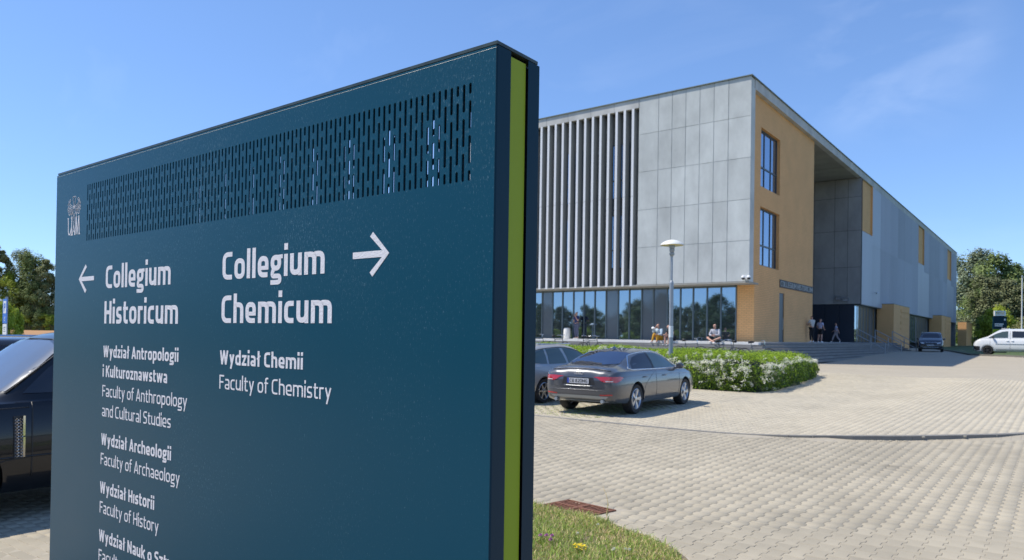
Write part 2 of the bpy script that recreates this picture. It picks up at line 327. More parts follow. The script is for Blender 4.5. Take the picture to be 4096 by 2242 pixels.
# ------------------------------------------------------------ ground
def gridsheet(name, x0, x1, y0, y1, st, zf, m, inside=None):
    nx = int((x1 - x0) / st); ny = int((y1 - y0) / st); V = []; F = []; idx = {}
    def vi(i, j):
        if (i, j) not in idx:
            x = x0 + i * st; y = y0 + j * st; idx[(i, j)] = len(V); V.append((x, y, zf(x, y)))
        return idx[(i, j)]
    for i in range(nx):
        for j in range(ny):
            if inside is None or inside(x0 + (i + .5) * st, y0 + (j + .5) * st):
                F.append((vi(i, j), vi(i + 1, j), vi(i + 1, j + 1), vi(i, j + 1)))
    return npmesh(name, V, F, m)
def pip(x, y, poly):
    c = False; j = len(poly) - 1
    for i in range(len(poly)):
        xi, yi = poly[i]; xj, yj = poly[j]
        if (yi > y) != (yj > y) and x < (xj - xi) * (y - yi) / (yj - yi) + xi: c = not c
        j = i
    return c
# wide land: low near the place, meadow and field to the left, lawn to the right
def zland(x, y):
    D = -math.sin(A) * x + math.cos(A) * y; L = math.cos(A) * x + math.sin(A) * y
    return zg0(x, y) - 0.16 - (0.25 if x > -6 and y > 60 and x < 60 else 0)
land = []
V = []; F = []
xs = [-3000, -1500, -700, -400, -250, -170, -120] + list(range(-100, 101, 5)) + [130, 200, 400, 900, 3000]
ys = [-3000, -900, -300, -120] + list(range(-80, 141, 5)) + [160, 200, 300, 500, 900, 1800, 3000]
for j, y in enumerate(ys):
    for i, x in enumerate(xs): V.append((x, y, zg0(x, y) - 0.12))
for j in range(len(ys) - 1):
    for i in range(len(xs) - 1):
        a = j * len(xs) + i; F.append((a, a + 1, a + 1 + len(xs), a + len(xs)))
tag(npmesh('ground', V, F, M['lawn']), kind='structure')
def quadsheet(name, poly, dz, m):
    V = [(x, y, zg0(x, y) + dz) for x, y in poly]
    o = MB().add(V, [tuple(range(len(V)))]).build(name, m); return o
def polar(D, L): return (-math.sin(A) * D + math.cos(A) * L, math.cos(A) * D + math.sin(A) * L)
fld = [polar(D, L) + (z,) for D, L, z in ((150, -150, .02), (150, -60, .02), (186, -70, 1.15), (186, -190, 1.15))]
tag(MB().add(fld, [(0, 1, 2, 3)]).build('field', M['field']), kind='structure')
tag(MB().add([polar(D, L) + (z,) for D, L, z in ((186, -190, 1.15), (186, -70, 1.15), (260, -90, 1.2), (260, -240, 1.2))], [(0, 1, 2, 3)]).build('field_margin', M['lawn']), kind='structure')
# paved yard (bedding under the blocks, block pattern beyond them)
def yardmat():
    m = bpy.data.materials.new('paved_yard'); m.use_nodes = True
    n = m.node_tree.nodes; l = m.node_tree.links; p = n['Principled BSDF']; p.inputs['Roughness'].default_value = .85
    g = n.new('ShaderNodeNewGeometry'); s = n.new('ShaderNodeSeparateXYZ'); c = n.new('ShaderNodeCombineXYZ'); l.new(g.outputs['Position'], s.inputs[0]); l.new(s.outputs[1], c.inputs[0]); l.new(s.outputs[0], c.inputs[1])
    b = n.new('ShaderNodeTexBrick'); l.new(c.outputs[0], b.inputs['Vector'])
    for k, v in (('Color1', (.415, .365, .275, 1)), ('Color2', (.39, .34, .255, 1)), ('Mortar', (.34, .295, .235, 1))): b.inputs[k].default_value = v
    for k, v in (('Scale', 1), ('Brick Width', .2), ('Row Height', .13), ('Mortar Size', .007), ('Mortar Smooth', .4)): b.inputs[k].default_value = v
    nn = n.new('ShaderNodeTexNoise'); nn.inputs['Scale'].default_value = .6; nn.inputs['Detail'].default_value = 6; l.new(g.outputs['Position'], nn.inputs['Vector'])
    mr = n.new('ShaderNodeMapRange'); mr.inputs[3].default_value = .88; mr.inputs[4].default_value = 1.1; l.new(nn.outputs['Fac'], mr.inputs[0])
    vm = n.new('ShaderNodeVectorMath'); vm.operation = 'SCALE'; l.new(b.outputs['Color'], vm.inputs[0]); l.new(mr.outputs[0], vm.inputs['Scale']); l.new(vm.outputs[0], p.inputs['Base Color'])
    return m
M['yard'] = yardmat()
def in_yard(x, y):
    if x < -45 or x > 40: return False
    lim = 59.0 + (-2.0 - x) * 1.0 if x > -5.5 else 62.5 + (-5.5 - x) * 9
    return y < min(lim, 92)
yard = gridsheet('pavement', -45, 40, -14, 94, 0.5, lambda x, y: zg(x, y) - 0.004, M['yard'], in_yard)
tag(yard, kind='structure')
# grass island under the sign
ISL = [(-5.2, 5.45), (-3.96, 5.50), (-3.40, 5.45), (-3.11, 5.40), (-2.82, 5.26), (-2.64, 5.20), (-2.32, 5.04), (-2.12, 4.86), (-1.75, 4.4), (-1.45, 3.7), (-1.35, 2.9), (-1.35, -2.0), (-5.2, -2.0)]
isl = MB(); isl.prism([(x, y) for x, y in ISL], 'z', -0.02, 0.035); tag(isl.build('soil', M['soil'], fix=True), kind='structure')
GR = [(-3.878, 5.60), (-3.806, 5.93), (-3.270, 5.86), (-3.345, 5.53)]      # drain grate corners
GRb = [(-3.95, 5.5), (-3.86, 6.0), (-3.20, 5.93), (-3.29, 5.46)]
BAY = [(-21, 12.1), (-7.3, 12.1), (-6.55, 19.6), (-21, 19.6)]
# interlocking blocks
def block_shape(kind):
    g = .0017
    if kind == 'I':
        W, w_, h = .0775 - g, .0525 - g, .1 - g
        pts = [(-W, -h), (W, -h), (W, -.062), (w_, -.038), (w_, .038), (W, .062), (W, h), (-W, h), (-W, .062), (-w_, .038), (-w_, -.038), (-W, -.062)]
    elif kind == 'R': pts = [(-.1 + g, -.05 + g), (.1 - g, -.05 + g), (.1 - g, .05 - g), (-.1 + g, .05 - g)]
    else: pts = [(-.115, -.06), (.115, -.06), (.115, .06), (-.115, .06)]
    n = len(pts); c = .0032
    ins = []
    for i in range(n):
        a = Vector(pts[i - 1]); b = Vector(pts[i]); d = Vector(pts[(i + 1) % n])
        e1 = (b - a).normalized(); e2 = (d - b).normalized(); nn = Vector((-(e1.y + e2.y), e1.x + e2.x)); L_ = nn.length
        nn = nn / L_; ins.append(b + nn * c / max(.35, nn.dot(Vector((-e1.y, e1.x)))))
    Vb = [(p[0], p[1], -.03) for p in pts] + [(p[0], p[1], -.004) for p in pts] + [(p[0], p[1], 0) for p in ins]
    Q = []
    for k in (0, 1):
        for i in range(n): Q.append((k * n + i, k * n + (i + 1) % n, (k + 1) * n + (i + 1) % n, (k + 1) * n + i))
    return Vb, Q, [2 * n + i for i in range(n)]
def visible(x, y):
    D = -math.sin(A) * x + math.cos(A) * y; L = math.cos(A) * x + math.sin(A) * y
    if D < 4.9: return None
    r_ = L / D
    if -.735 < r_ < -.60: return D
    if .02 < r_ < .73: return D
    if -.60 <= r_ < .95 and D < (12 if r_ <= .02 else 15): return D + .01
    return None
blocks = {'I': [], 'R': [], 'O': []}
for i in range(-110, 45):
    x = i * .13
    for j in range(0, 165):
        y = j * .2 + (.1 if i % 2 else 0)
        D = visible(x, y)
        if D is None or D > 31: continue
        L = math.cos(A) * x + math.sin(A) * y
        if L < -.6 * D: continue
        if pip(x, y, ISL) or pip(x, y, GRb) or pip(x, y, BAY): continue
        if min(math.hypot(x - a, y - b) for a, b in ISL[:11]) < .12: continue
        if abs(y - kerb_y(x)) < .12 and x > -7.6: continue
        if pip(x, y, [(-30, 20.9), (-7.1, 21.0), (-7.9, 31.4), (-30, 31.4)]): continue
        blocks['I'].append((x, y, D))
for i in range(-60, -20):
    for j in range(10, 60):
        x = i * .2 + (.1 if j % 2 else 0); y = j * .1
        D = visible(x, y)
        if D is None or math.cos(A) * x + math.sin(A) * y > -.6 * D or D > 9: continue
        blocks['R'].append((x, y, D))
for i in range(-60, -25):
    for j in range(80, 140):
        x = i * .27 + (.13 if j % 2 else 0); y = j * .15
        D = visible(x, y)
        if D is None or math.cos(A) * x + math.sin(A) * y < 0 or not pip(x, y, BAY): continue
        blocks['O'].append((x, y, D))
allb = sorted([(D, k, x, y) for k in blocks for (x, y, D) in blocks[k] if k != 'O'])
near = allb[:300]; far = allb[300:]
shapes = {k: block_shape(k) for k in blocks}
shme = {}
for k in ('I', 'R'):
    Vb, Q, top = shapes[k]; mb = MB(); mb.add(Vb, Q + [tuple(top)]); shme[k] = mb.mesh('paving_block', M['block'])
for D, k, x, y in near:
    o = link('paving_block', shme[k], yard); o.location = (x, y, zg(x, y) + rnd.uniform(-.0012, .0012)); o.rotation_euler = (rnd.gauss(0, .003), rnd.gauss(0, .003), rnd.gauss(0, .006))
def merged(items, name, m):
    V = []; F = []; T = []; off = 0
    for D, k, x, y in items:
        Vb, Q, top = shapes[k]; z = zg(x, y) + rnd.uniform(-.0012, .0012); tx, ty = rnd.gauss(0, .004), rnd.gauss(0, .004); a = rnd.gauss(0, .006)
        for q in Vb: V.append((x + q[0] - a * q[1], y + q[1] + a * q[0], z + q[2] + q[1] * tx - q[0] * ty))
        F += [tuple(i + off for i in q) for q in Q]; T.append([i + off for i in top]); off += len(Vb)
    # cap faces as quads fans of the top ring
    for t in T:
        n = len(t)
        if n == 4: F.append(tuple(t))
        else: F += [(t[0], t[1], t[2], t[11]), (t[11], t[2], t[3], t[10]), (t[10], t[3], t[4], t[9]), (t[9], t[4], t[5], t[8]), (t[8], t[5], t[6], t[7])]
    o = npmesh(name, V, F, m, yard); o['kind'] = 'stuff'; return o
merged([b for b in far if not (b[3] > kerb_y(b[2]))], 'paving_blocks_joined', M['block'])
merged([b for b in far if b[3] > kerb_y(b[2])], 'plateau_blocks_joined', M['blockR'])
merged([(D, 'O', x, y) for x, y, D in blocks['O']], 'open_joint_blocks', M['blockR'])
# kerb stones: the curved kerb and the island edge
def kerbrun(name, pts, top, wid, hgt, seg, parentlabel):
    root = empty(name); root['kind'] = 'structure'
    P = [Vector((x, y, 0)) for x, y in pts]; d = [0]
    for a, b in zip(P, P[1:]): d.append(d[-1] + (b - a).length)
    def at(s):
        for i in range(len(P) - 1):
            if s <= d[i + 1] + 1e-6: return P[i].lerp(P[i + 1], (s - d[i]) / (d[i + 1] - d[i]))
        return P[-1].copy()
    s = 0
    while s < d[-1] - .2:
        e = min(s + seg, d[-1]); mb = MB(); n = 3; L_ = []; Rr = []
        for k in range(n + 1):
            q = s + .003 + (e - s - .006) * k / n; p = at(q); t = (at(min(q + .05, d[-1])) - at(max(q - .05, 0))).normalized(); nn = Vector((-t.y, t.x, 0))
            L_.append(p); Rr.append(p + nn * wid)
        V = []
        for k in range(n + 1):
            for p, bz in ((L_[k], 1), (Rr[k], 1)):
                zt = top(p.x, p.y); V += [(p.x, p.y, zt - hgt), (p.x, p.y, zt)]
        Fq = []
        for k in range(n):
            o_ = k * 4; Fq += [(o_ + 1, o_ + 5, o_ + 7, o_ + 3), (o_, o_ + 4, o_ + 5, o_ + 1), (o_ + 3, o_ + 7, o_ + 6, o_ + 2)]
        Fq += [(0, 1, 3, 2), (n * 4, n * 4 + 2, n * 4 + 3, n * 4 + 1)]
        mb.add(V, Fq); mb.build('kerb_stone', M['kerb'], root, fix=True); s = e
    return root
kerbrun('kerb', KERB, lambda x, y: zg0(x, y) + .004 + .07 * ss(x, -4.6, -2.4), .12, .3, 1.0, '')
kerbrun('grass_edging', [(-5.2, 5.50), (-3.96, 5.55), (-3.40, 5.50), (-3.11, 5.45), (-2.82, 5.31), (-2.64, 5.25), (-2.30, 5.09), (-2.09, 4.90), (-1.72, 4.43), (-1.42, 3.7), (-1.32, 2.9), (-1.32, 0.5)][::-1], lambda x, y: .006, .08, .2, 1.0, '')
for o in bpy.data.objects['grass_edging'].children: o.data.materials[0] = M['edging']
# drain grate
gr = empty('drain_grate', (-3.575, 5.73, 0.0), label='rusty iron drain grate set in the paving at the grass corner', cat='drain grate')
mb = MB(); gx = Vector((.536, -.07, 0)); gy = Vector((.072, .33, 0)); g0 = Vector((-3.878 + 3.575, 5.60 - 5.73, 0))
def gp(u, v, z): q = g0 + gx * u + gy * v; return (q.x, q.y, z)
def gbox(m_, u0, u1, v0, v1, z0, z1):
    m_.add([gp(u0, v0, z0), gp(u1, v0, z0), gp(u1, v1, z0), gp(u0, v1, z0), gp(u0, v0, z1), gp(u1, v0, z1), gp(u1, v1, z1), gp(u0, v1, z1)], [(0, 3, 2, 1), (4, 5, 6, 7), (0, 1, 5, 4), (1, 2, 6, 5), (2, 3, 7, 6), (3, 0, 4, 7)])
for a in ((-.03, 1.03, -.05, .02), (-.03, 1.03, .98, 1.05), (-.03, .0, .02, .98), (1.0, 1.03, .02, .98)): gbox(mb, *a, -.02, .008)
mb.build('frame', M['rust'], gr)
mb = MB(); gbox(mb, 0, 1, .02, .98, -.02, -.008); mb.build('pit', M['dark'], gr)
bars = MB(); gbox(bars, .01, .99, .02, .07, -.012, .006)
for i in range(14):
    u = .01 + i * .0735
    bar = MB(); gbox(bar, u, u + .035, .07, .93, -.012, .006); bar.build('bar', M['rust'], gr)
mb = MB(); gbox(mb, .0, 1, .45, .55, -.006, .010); gbox(mb, .46, .54, .07, .93, -.006, .012); mb.build('cross_rib', M['rust'], gr)
# grass blades
def blades(n, samp, hmin, hmax, name, m, wid=.006):
    r = random.Random(11); V = []; F = []
    for i in range(n):
        x, y, z0, hs = samp(r); h = r.uniform(hmin, hmax) * hs; a = r.uniform(0, 6.28); wv = Vector((math.cos(a), math.sin(a), 0)) * r.uniform(.6, 1.3) * wid * .5
        b = r.uniform(0, 6.28); ln = r.uniform(.1, .9) * h; lv = Vector((math.cos(b) * ln, math.sin(b) * ln, 0))
        p = Vector((x, y, z0)); m1 = p + lv * .3 + Vector((0, 0, h * .6)); t = p + lv + Vector((0, 0, h * r.uniform(.75, 1)))
        k = len(V); V += [p - wv, p + wv, m1 + wv * .8, m1 - wv * .8, t + wv * .15, t - wv * .15]; F += [(k, k + 1, k + 2, k + 3), (k + 3, k + 2, k + 4, k + 5)]
    return npmesh(name, [tuple(v) for v in V], F, m)
def dseg(x, y, a, b):
    ax, ay = a; bx, by = b; t = ((x - ax) * (bx - ax) + (y - ay) * (by - ay)) / ((bx - ax) ** 2 + (by - ay) ** 2); t = min(1, max(0, t)); return math.hypot(x - ax - t * (bx - ax), y - ay - t * (by - ay))
def samp_isl(r):
    while True:
        x = r.uniform(-4.6, -1.3); y = r.uniform(3.2, 5.55)
        if pip(x, y, ISL) and min(dseg(x, y, ISL[i], ISL[i + 1]) for i in range(11)) > .045:
            nz_ = math.sin(x * 5.1 + y * 3.3) * math.cos(y * 4.7 - x * 2.1); return x, y, .03, 1 + .35 * nz_
g1 = tag(blades(34000, samp_isl, .022, .065, 'grass', M['grass'], .006), kind='stuff')
def samp_dry(r):
    while True:
        x, y, z, h = samp_isl(r)
        e = min(math.hypot(x - a, y - b) for a, b in ISL[:10])
        if r.random() < (.95 if e < .4 else .45): return x, y, z, h
tag(blades(20000, samp_dry, .02, .060, 'dry_grass', M['grassdry'], .005), kind='stuff')
def samp_bay(r):
    while True:
        x = r.uniform(-12, -6.7); y = r.uniform(12.1, 15.5)
        if pip(x, y, BAY) and (((x / .27) % 1) > .8 or ((y / .15) % 1) > .7): return x, y, -.01, 1
tag(blades(9000, samp_bay, .010, .030, 'joint_grass', M['grass'], .012), kind='stuff')
def flower(name, x, y, label, group, n, r0, h, m, cat='flower', stem=.06):
    f = empty(name, (x, y, .03), label=label, cat=cat, group=group)
    r = random.Random(int(abs(x * 1000)))
    mb = MB(); mb.tube([(0, 0, 0), (.004, .003, h * .5), (0, 0, h)], .0016, 4); mb.build('stem', M['hleaf'], f)
    mb = MB()
    for i in range(n):
        a = r.uniform(0, 6.28); e = r.uniform(-.2, 1.2); d = Vector((math.cos(a) * math.cos(e), math.sin(a) * math.cos(e), math.sin(e))); s_ = d.cross(Vector((.3, .2, 1))).normalized() * r0 * .28
        c = Vector((0, 0, h)); mb.add([c + d * r0 * .25, c + d * r0 * .8 + s_, c + d * r0, c + d * r0 * .8 - s_], [(0, 1, 2, 3)])
    mb.build('flower_head', m, f); return f
M['pink'] = mat('pink_petal', (.60, .25, .50), .6, island=.2); M['yellow'] = mat('yellow_petal', (.85, .62, .01), .6, island=.15)
for i, (x, y, lab) in enumerate(((-3.055, 4.46, 'pink clover head in the grass, largest and middle one of its cluster'), (-3.09, 4.43, 'pink clover head at the left end of its cluster in the grass'), (-3.02, 4.48, 'pink clover head at the upper right of the cluster in the grass'), (-2.99, 4.42, 'small pink clover head standing apart, right of the cluster'))):
    flower('clover_flower', x, y, lab, 'pink clover flowers in the grass', 70, .017, .075 - .01 * (i == 3), M['pink'])
r = random.Random(3)
yf = empty('yellow_flowers', (-2.735, 4.42, .03), label='clump of bright yellow stonecrop flowers in the grass', cat='flower clump')
mb = MB()
for i in range(46):
    a = r.uniform(0, 6.28); q = r.random() ** .6; c = Vector((math.cos(a) * q * .055, math.sin(a) * q * .03, .05 + r.uniform(0, .03)))
    for k in range(5):
        t = k * 1.257 + a; d = Vector((math.cos(t), math.sin(t), .25)) * .009; s_ = Vector((-math.sin(t), math.cos(t), 0)) * .0035
        mb.add([c, c + d * .6 + s_, c + d, c + d * .6 - s_], [(0, 1, 2, 3)])
mb.build('blossoms', M['yellow'], yf)
mb = MB()
for i in range(12): mb.tube([(0, 0, 0), (r.uniform(-.05, .05), r.uniform(-.03, .03), .055)], .0012, 4)
mb.build('stems', M['hleaf'], yf)
for i, (x, y, lab) in enumerate(((-2.51, 4.51, 'white clover head, left one of the group at the lower grass corner'), (-2.50, 4.48, 'white clover head just below its left neighbour at the lower grass corner'), (-2.44, 4.55, 'white clover head in the middle of the three in a row at the grass corner'), (-2.415, 4.56, 'white clover head at the right end of the row at the grass corner'), (-2.92, 4.68, 'lone white clover head above the yellow flower clump'), (-2.93, 5.0, 'tiny white clover head near the edging below the grate'))):
    flower('clover_flower', x, y, lab, 'white clover flowers in the grass', 60, .013, .07, M['petal'])
wd = empty('tall_weed', (-2.98, 5.235, .02), label='thin tall weed stalk growing at the edge of the grass beside the drain grate', cat='weed')
mb = MB(); mb.tube([(0, 0, 0), (-.01, .01, .12), (.0, .01, .2), (-.02, .012, .27), (-.055, .015, .335)], .003, 5, rs=[.004, .0036, .003, .0025, .0012]); mb.build('stem', M['grassdry'], wd)
mb = MB()
for i in range(26):
    h = r.uniform(.0, .2); a = r.uniform(0, 6.28); l_ = r.uniform(.02, .05) * (1.3 - h * 3); c = Vector((0, .005, h)); d = Vector((math.cos(a), math.sin(a), .9)).normalized() * l_; s_ = Vector((-math.sin(a), math.cos(a), 0)) * .004
    mb.add([c, c + d * .5 + s_, c + d, c + d * .5 - s_], [(0, 1, 2, 3)])
mb.build('leaves', M['leafA'], wd)

# grit and dry fluff swept along the kerb
r = random.Random(9); V = []; F = []
for i in range(420):
    c = r.choice((-3.3, -3.0, -.95, -.6, -2.2, -1.4)); x = c + r.gauss(0, .22); y = kerb_y(x) - abs(r.gauss(.03, .05)); q = r.uniform(.004, .014); k = len(V); z = zg0(x, y) + .004
    for a, b, d in ((-1, -1, 0), (1, -1, 0), (1, 1, 0), (-1, 1, 0), (0, 0, 1)): V.append((x + a * q, y + b * q, z + d * q))
    F += [(k, k + 1, k + 4, k + 4), (k + 1, k + 2, k + 4, k + 4), (k + 2, k + 3, k + 4, k + 4), (k + 3, k, k + 4, k + 4)]
mb = MB(); mb.add(V, [f[:3] for f in F]); tag(mb.build('gravel', M['blockR']), kind='stuff')
# ------------------------------------------------------------ the building
YC, XC = 37.93, -13.2; ZT = 15.64; ZB = 4.68; ZF = 1.45; YI = 64.47; YE = 132.6; XL = -36.0
B = empty('campus_building', (XC, YC, 0), label='grey concrete and yellow brick university building with vertical fins and a deep corner portico', cat='building')
def bp(mb, name, m, parent=B, **k):
    o = mb.build(name, m, None, **k); o.parent = parent
    if parent is B: o.matrix_parent_inverse = Matrix.Translation((-XC, -YC, 0))
    return o
XP = -19.83                                             # where the fins meet the panel wall
rows = [4.68, 6.86, 9.06, 11.29, 13.51, 15.64]
cols = [-19.83, -18.57, -17.73, -16.90, -16.07, -15.25, -14.43, -13.2]
mb = MB(); mb.box(XP, XC - .03, YC + .024, YC + .6, ZB + .01, ZT - .02); bp(mb, 'corner_wall_core', M['concrete'])
for i in range(7):
    for j in range(5):
        g = .016; mb = MB(); jx = rnd.uniform(0, .008)
        mb.box(cols[i] + g, cols[i + 1] - (g if i < 6 else 0), YC + jx * .5, YC + .0235, rows[j] + g * .8, rows[j + 1] - g * .8); bp(mb, 'concrete_panel', M['concrete'])
mb = MB(); mb.box(XC - .03, XC, YC + .035, YC + .64, ZB, 15.10); bp(mb, 'frame_end', M['concrete'])
# roof slab and fascia
mb = MB(); mb.box(XL, XP, YC, YC + .3, 15.12, ZT - .001); bp(mb, 'front_fascia', M['fascia'])
for k in range(9):
    x = XP - .02 - k * 1.65; mb = MB(); mb.box(x - .012, x + .012, YC - .004, YC, 15.12, ZT - .01); bp(mb, 'fascia_joint', M['concrete_in'])
mb = MB(); mb.box(XC - .35, XC, YC + .64, YE, 15.10, ZT - .002); bp(mb, 'side_fascia', M['fascia'])
mb = MB(); mb.box(XL, XC - .351, YC + .6, YE, ZT - .3, ZT - .05); bp(mb, 'roof', M['fascia'])
mb = MB(); mb.box(XL, XC + .07, YC - .073, YE + .05, ZT, ZT + .05); bp(mb, 'coping', M['coping'])
# portico ceiling
for k in range(6):
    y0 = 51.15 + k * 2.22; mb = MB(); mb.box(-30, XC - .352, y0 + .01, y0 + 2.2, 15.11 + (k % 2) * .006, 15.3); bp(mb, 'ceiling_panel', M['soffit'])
# fins
fin_x = [-20.22 - .5505 * k for k in range(28)]
mb = MB(); mb.box(-.075, .075, 0, .45, 4.66, 9.93); mb.box(-.073, .073, .003, .45, 9.93, 9.95); mb.box(-.075, .075, 0, .45, 9.95, 15.119); fme = mb.mesh('fin', M['fin'])
mb = MB(); mb.box(-.075, .075, -.012, -.001, 4.62, 9.93); mb.box(-.075, .075, -.012, -.001, 9.95, 15.119); ffm = mb.mesh('fin_lit_face', M['finlit'])  # front strip added to carry the sunlit tone of the fins
for x in fin_x:
    o = link('fin', fme, B); o.location = (x - XC, .002, 0); q = link('fin_lit_face', ffm, o)
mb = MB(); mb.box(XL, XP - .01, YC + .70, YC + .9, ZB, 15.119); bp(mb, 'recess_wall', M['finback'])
mb = MB(); mb.box(XL, XP - .01, YC + .12, YC + .70, ZB - .06, ZB + .02); bp(mb, 'recess_ledge', M['fascia'])
for xw in (-21.35, -24.65, -27.95, -31.25, -34.5):
    for z0, z1 in ((5.75, 9.05), (10.0, 13.35)):
        fr = MB(); x0, x1 = xw - .62, xw + .62; yy = YC + .66
        for a in ((x0, x1, z0, z0 + .07), (x0, x1, z1 - .07, z1), (x0, x0 + .07, z0 + .07, z1 - .07), (x1 - .07, x1, z0 + .07, z1 - .07), (xw - .035, xw + .035, z0 + .07, z1 - .07), (x0 + .07, xw - .035, z0 + 1.1, z0 + 1.17), (xw + .035, x1 - .07, z0 + 1.1, z0 + 1.17)):
            fr.box(a[0], a[1], yy - .03, yy + .035, a[2], a[3])
        w_ = bp(fr, 'window_frame', M['frame'])
        for a, b in ((x0 + .07, xw - .035), (xw + .035, x1 - .07)):
            for c, d in ((z0 + .07, z0 + 1.1), (z0 + 1.17, z1 - .07)):
                q = MB(); q.box(a, b, yy + .01, yy + .02, c, d); o = q.build('pane', M['glass2'], w_)
    sp_ = MB(); sp_.box(xw - .62, xw + .62, YC + .66, YC + .699, 9.05, 10.0); bp(sp_, 'dark_panel', M['frame'])
# small dark fixings on the recess wall, between the fins
# ground floor glass front
YG = 39.5
mx_ = [-14.447]
while mx_[-1] > -35: mx_.append(mx_[-1] - .845)
mx_ = [-14.447, -15.32, -16.14, -16.98, -17.77, -18.60, -19.50, -20.28, -21.12, -21.90, -22.76, -23.58, -24.38, -25.18, -26.03, -26.82, -27.66, -28.5, -29.3, -30.1, -30.95, -31.8, -32.6, -33.4, -34.2, -35.0, -35.8]
for i in range(len(mx_) - 1):
    a, b = mx_[i + 1], mx_[i]; grey = i in (5, 6, 9, 15)
    mb = MB(); mb.box(a + .035, b - .035, YG, YG + .02, ZF + .06, 4.52); bp(mb, 'glass_pane', M['spandrel'] if grey else M['glass'])
    mb = MB(); mb.box(b - .035, b + .035, YG - .06, YG + .05, ZF, 4.58); bp(mb, 'mullion', M['mull'])
mb = MB(); mb.box(XL, mx_[0], YG - .03, YG + .05, ZF, ZF + .06); mb.box(XL, mx_[0], YG - .03, YG + .05, 4.52, 4.60); bp(mb, 'glazing_rail', M['mull'])
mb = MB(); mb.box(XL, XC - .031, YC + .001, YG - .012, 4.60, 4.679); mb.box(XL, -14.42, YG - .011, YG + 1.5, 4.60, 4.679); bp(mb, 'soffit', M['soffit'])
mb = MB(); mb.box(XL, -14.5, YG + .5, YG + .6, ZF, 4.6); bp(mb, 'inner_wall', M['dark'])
# brick
XB = -13.45
mb = MB(); mb.box(-14.41, XB - .001, YG - .01, YG + .3, ZF, 4.599); bp(mb, 'brick_front', M['brickY'])
def wall_holes(xf, xb, ya, yb, za, zb, holes):
    m_ = MB(); ys = sorted({ya, yb} | {h[0] for h in holes} | {h[1] for h in holes}); zs = sorted({za, zb} | {h[2] for h in holes} | {h[3] for h in holes})
    for i in range(len(ys) - 1):
        for j in range(len(zs) - 1):
            cy, cz = (ys[i] + ys[i + 1]) / 2, (zs[j] + zs[j + 1]) / 2
            if not any(h[0] < cy < h[1] and h[2] < cz < h[3] for h in holes):
                m_.add([(xf, ys[i], zs[j]), (xf, ys[i + 1], zs[j]), (xf, ys[i + 1], zs[j + 1]), (xf, ys[i], zs[j + 1])], [(0, 1, 2, 3)])
    for h in holes:
        a, b, c, d = h
        m_.add([(xf, a, c), (xf, b, c), (xf, b, d), (xf, a, d), (xb, a, c), (xb, b, c), (xb, b, d), (xb, a, d)], [(0, 4, 5, 1), (1, 5, 6, 2), (2, 6, 7, 3), (3, 7, 4, 0)])
    return m_
W1, W2, DR = (40.33, 43.76, 10.20, 13.52), (40.33, 43.76, 5.75, 9.06), (43.92, 44.91, ZF, 4.41)
m_ = wall_holes(XB, XB - .35, YG - .01, 51.15, ZF, 15.099, [W1, W2, DR]); m_.add([(XB, YC + .6, 4.68), (XB, YG - .01, 4.68), (XB, YG - .01, 15.099), (XB, YC + .6, 15.099)], [(0, 1, 2, 3)]); m_.add([(XB, 51.15, ZF), (-30, 51.15, ZF), (-30, 51.15, 15.099), (XB, 51.15, 15.099)], [(0, 1, 2, 3)])
bp(m_, 'brick_wall', M['brickX'])
def side_window(h):
    a, b, c, d = h; xx = XB - .22; f = MB(); t = .09
    m1, m2, zm = a + 1.15, a + 2.3, c + 1.15
    for q in ((a, b, c, c + t), (a, b, d - t, d), (a, a + t, c + t, d - t), (b - t, b, c + t, d - t), (m1 - .045, m1 + .045, c + t, d - t), (m2 - .045, m2 + .045, c + t, d - t), (a + t, m1 - .045, zm, zm + t), (m1 + .045, m2 - .045, zm, zm + t), (m2 + .045, b - t, zm, zm + t)):
        f.box(xx - .04, xx + .04, q[0], q[1], q[2], q[3])
    w_ = bp(f, 'window', M['frame'])
    for y0, y1 in ((a + t, m1 - .045), (m1 + .045, m2 - .045), (m2 + .045, b - t)):
        for z0, z1 in ((c + t, zm), (zm + t, d - t)):
            p = MB(); p.box(xx - .01, xx + .005, y0, y1, z0, z1); p.build('pane', M['glass2'], w_)
side_window(W1); side_window(W2)
mb = MB(); mb.box(XB - .12, XB - .05, DR[0], DR[1], ZF, 4.41); dr = bp(mb, 'door', M['frame']); mb = MB(); mb.box(XB - .05, XB - .02, DR[1] - .16, DR[1] - .12, 2.2, 2.9); mb.build('handle', M['steel'], dr)
# inner portico wall
hz = [4.64, 7.70, 10.75, 13.54, 15.09]; vx = [-13.2, -14.21, -15.24, -16.88, -18.5, -20.1, -21.8, -23.4, -25, -26.6, -28.2]
mb = MB(); mb.box(-30, XC - .002, YI + .03, YI + .5, 4.60, 15.09); bp(mb, 'portico_wall_core', M['dark'])
for i in range(len(vx) - 1):
    for j in range(4):
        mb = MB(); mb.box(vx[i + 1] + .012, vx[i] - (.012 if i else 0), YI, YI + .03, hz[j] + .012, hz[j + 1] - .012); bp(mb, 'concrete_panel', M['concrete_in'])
mb = MB()
for i in range(14): mb.box(-30 + i * 1.17, -30 + i * 1.17 + 1.155, YI + .02, YI + .06, ZF, 4.60)
bp(mb, 'entrance_wall', M['bluebox'])
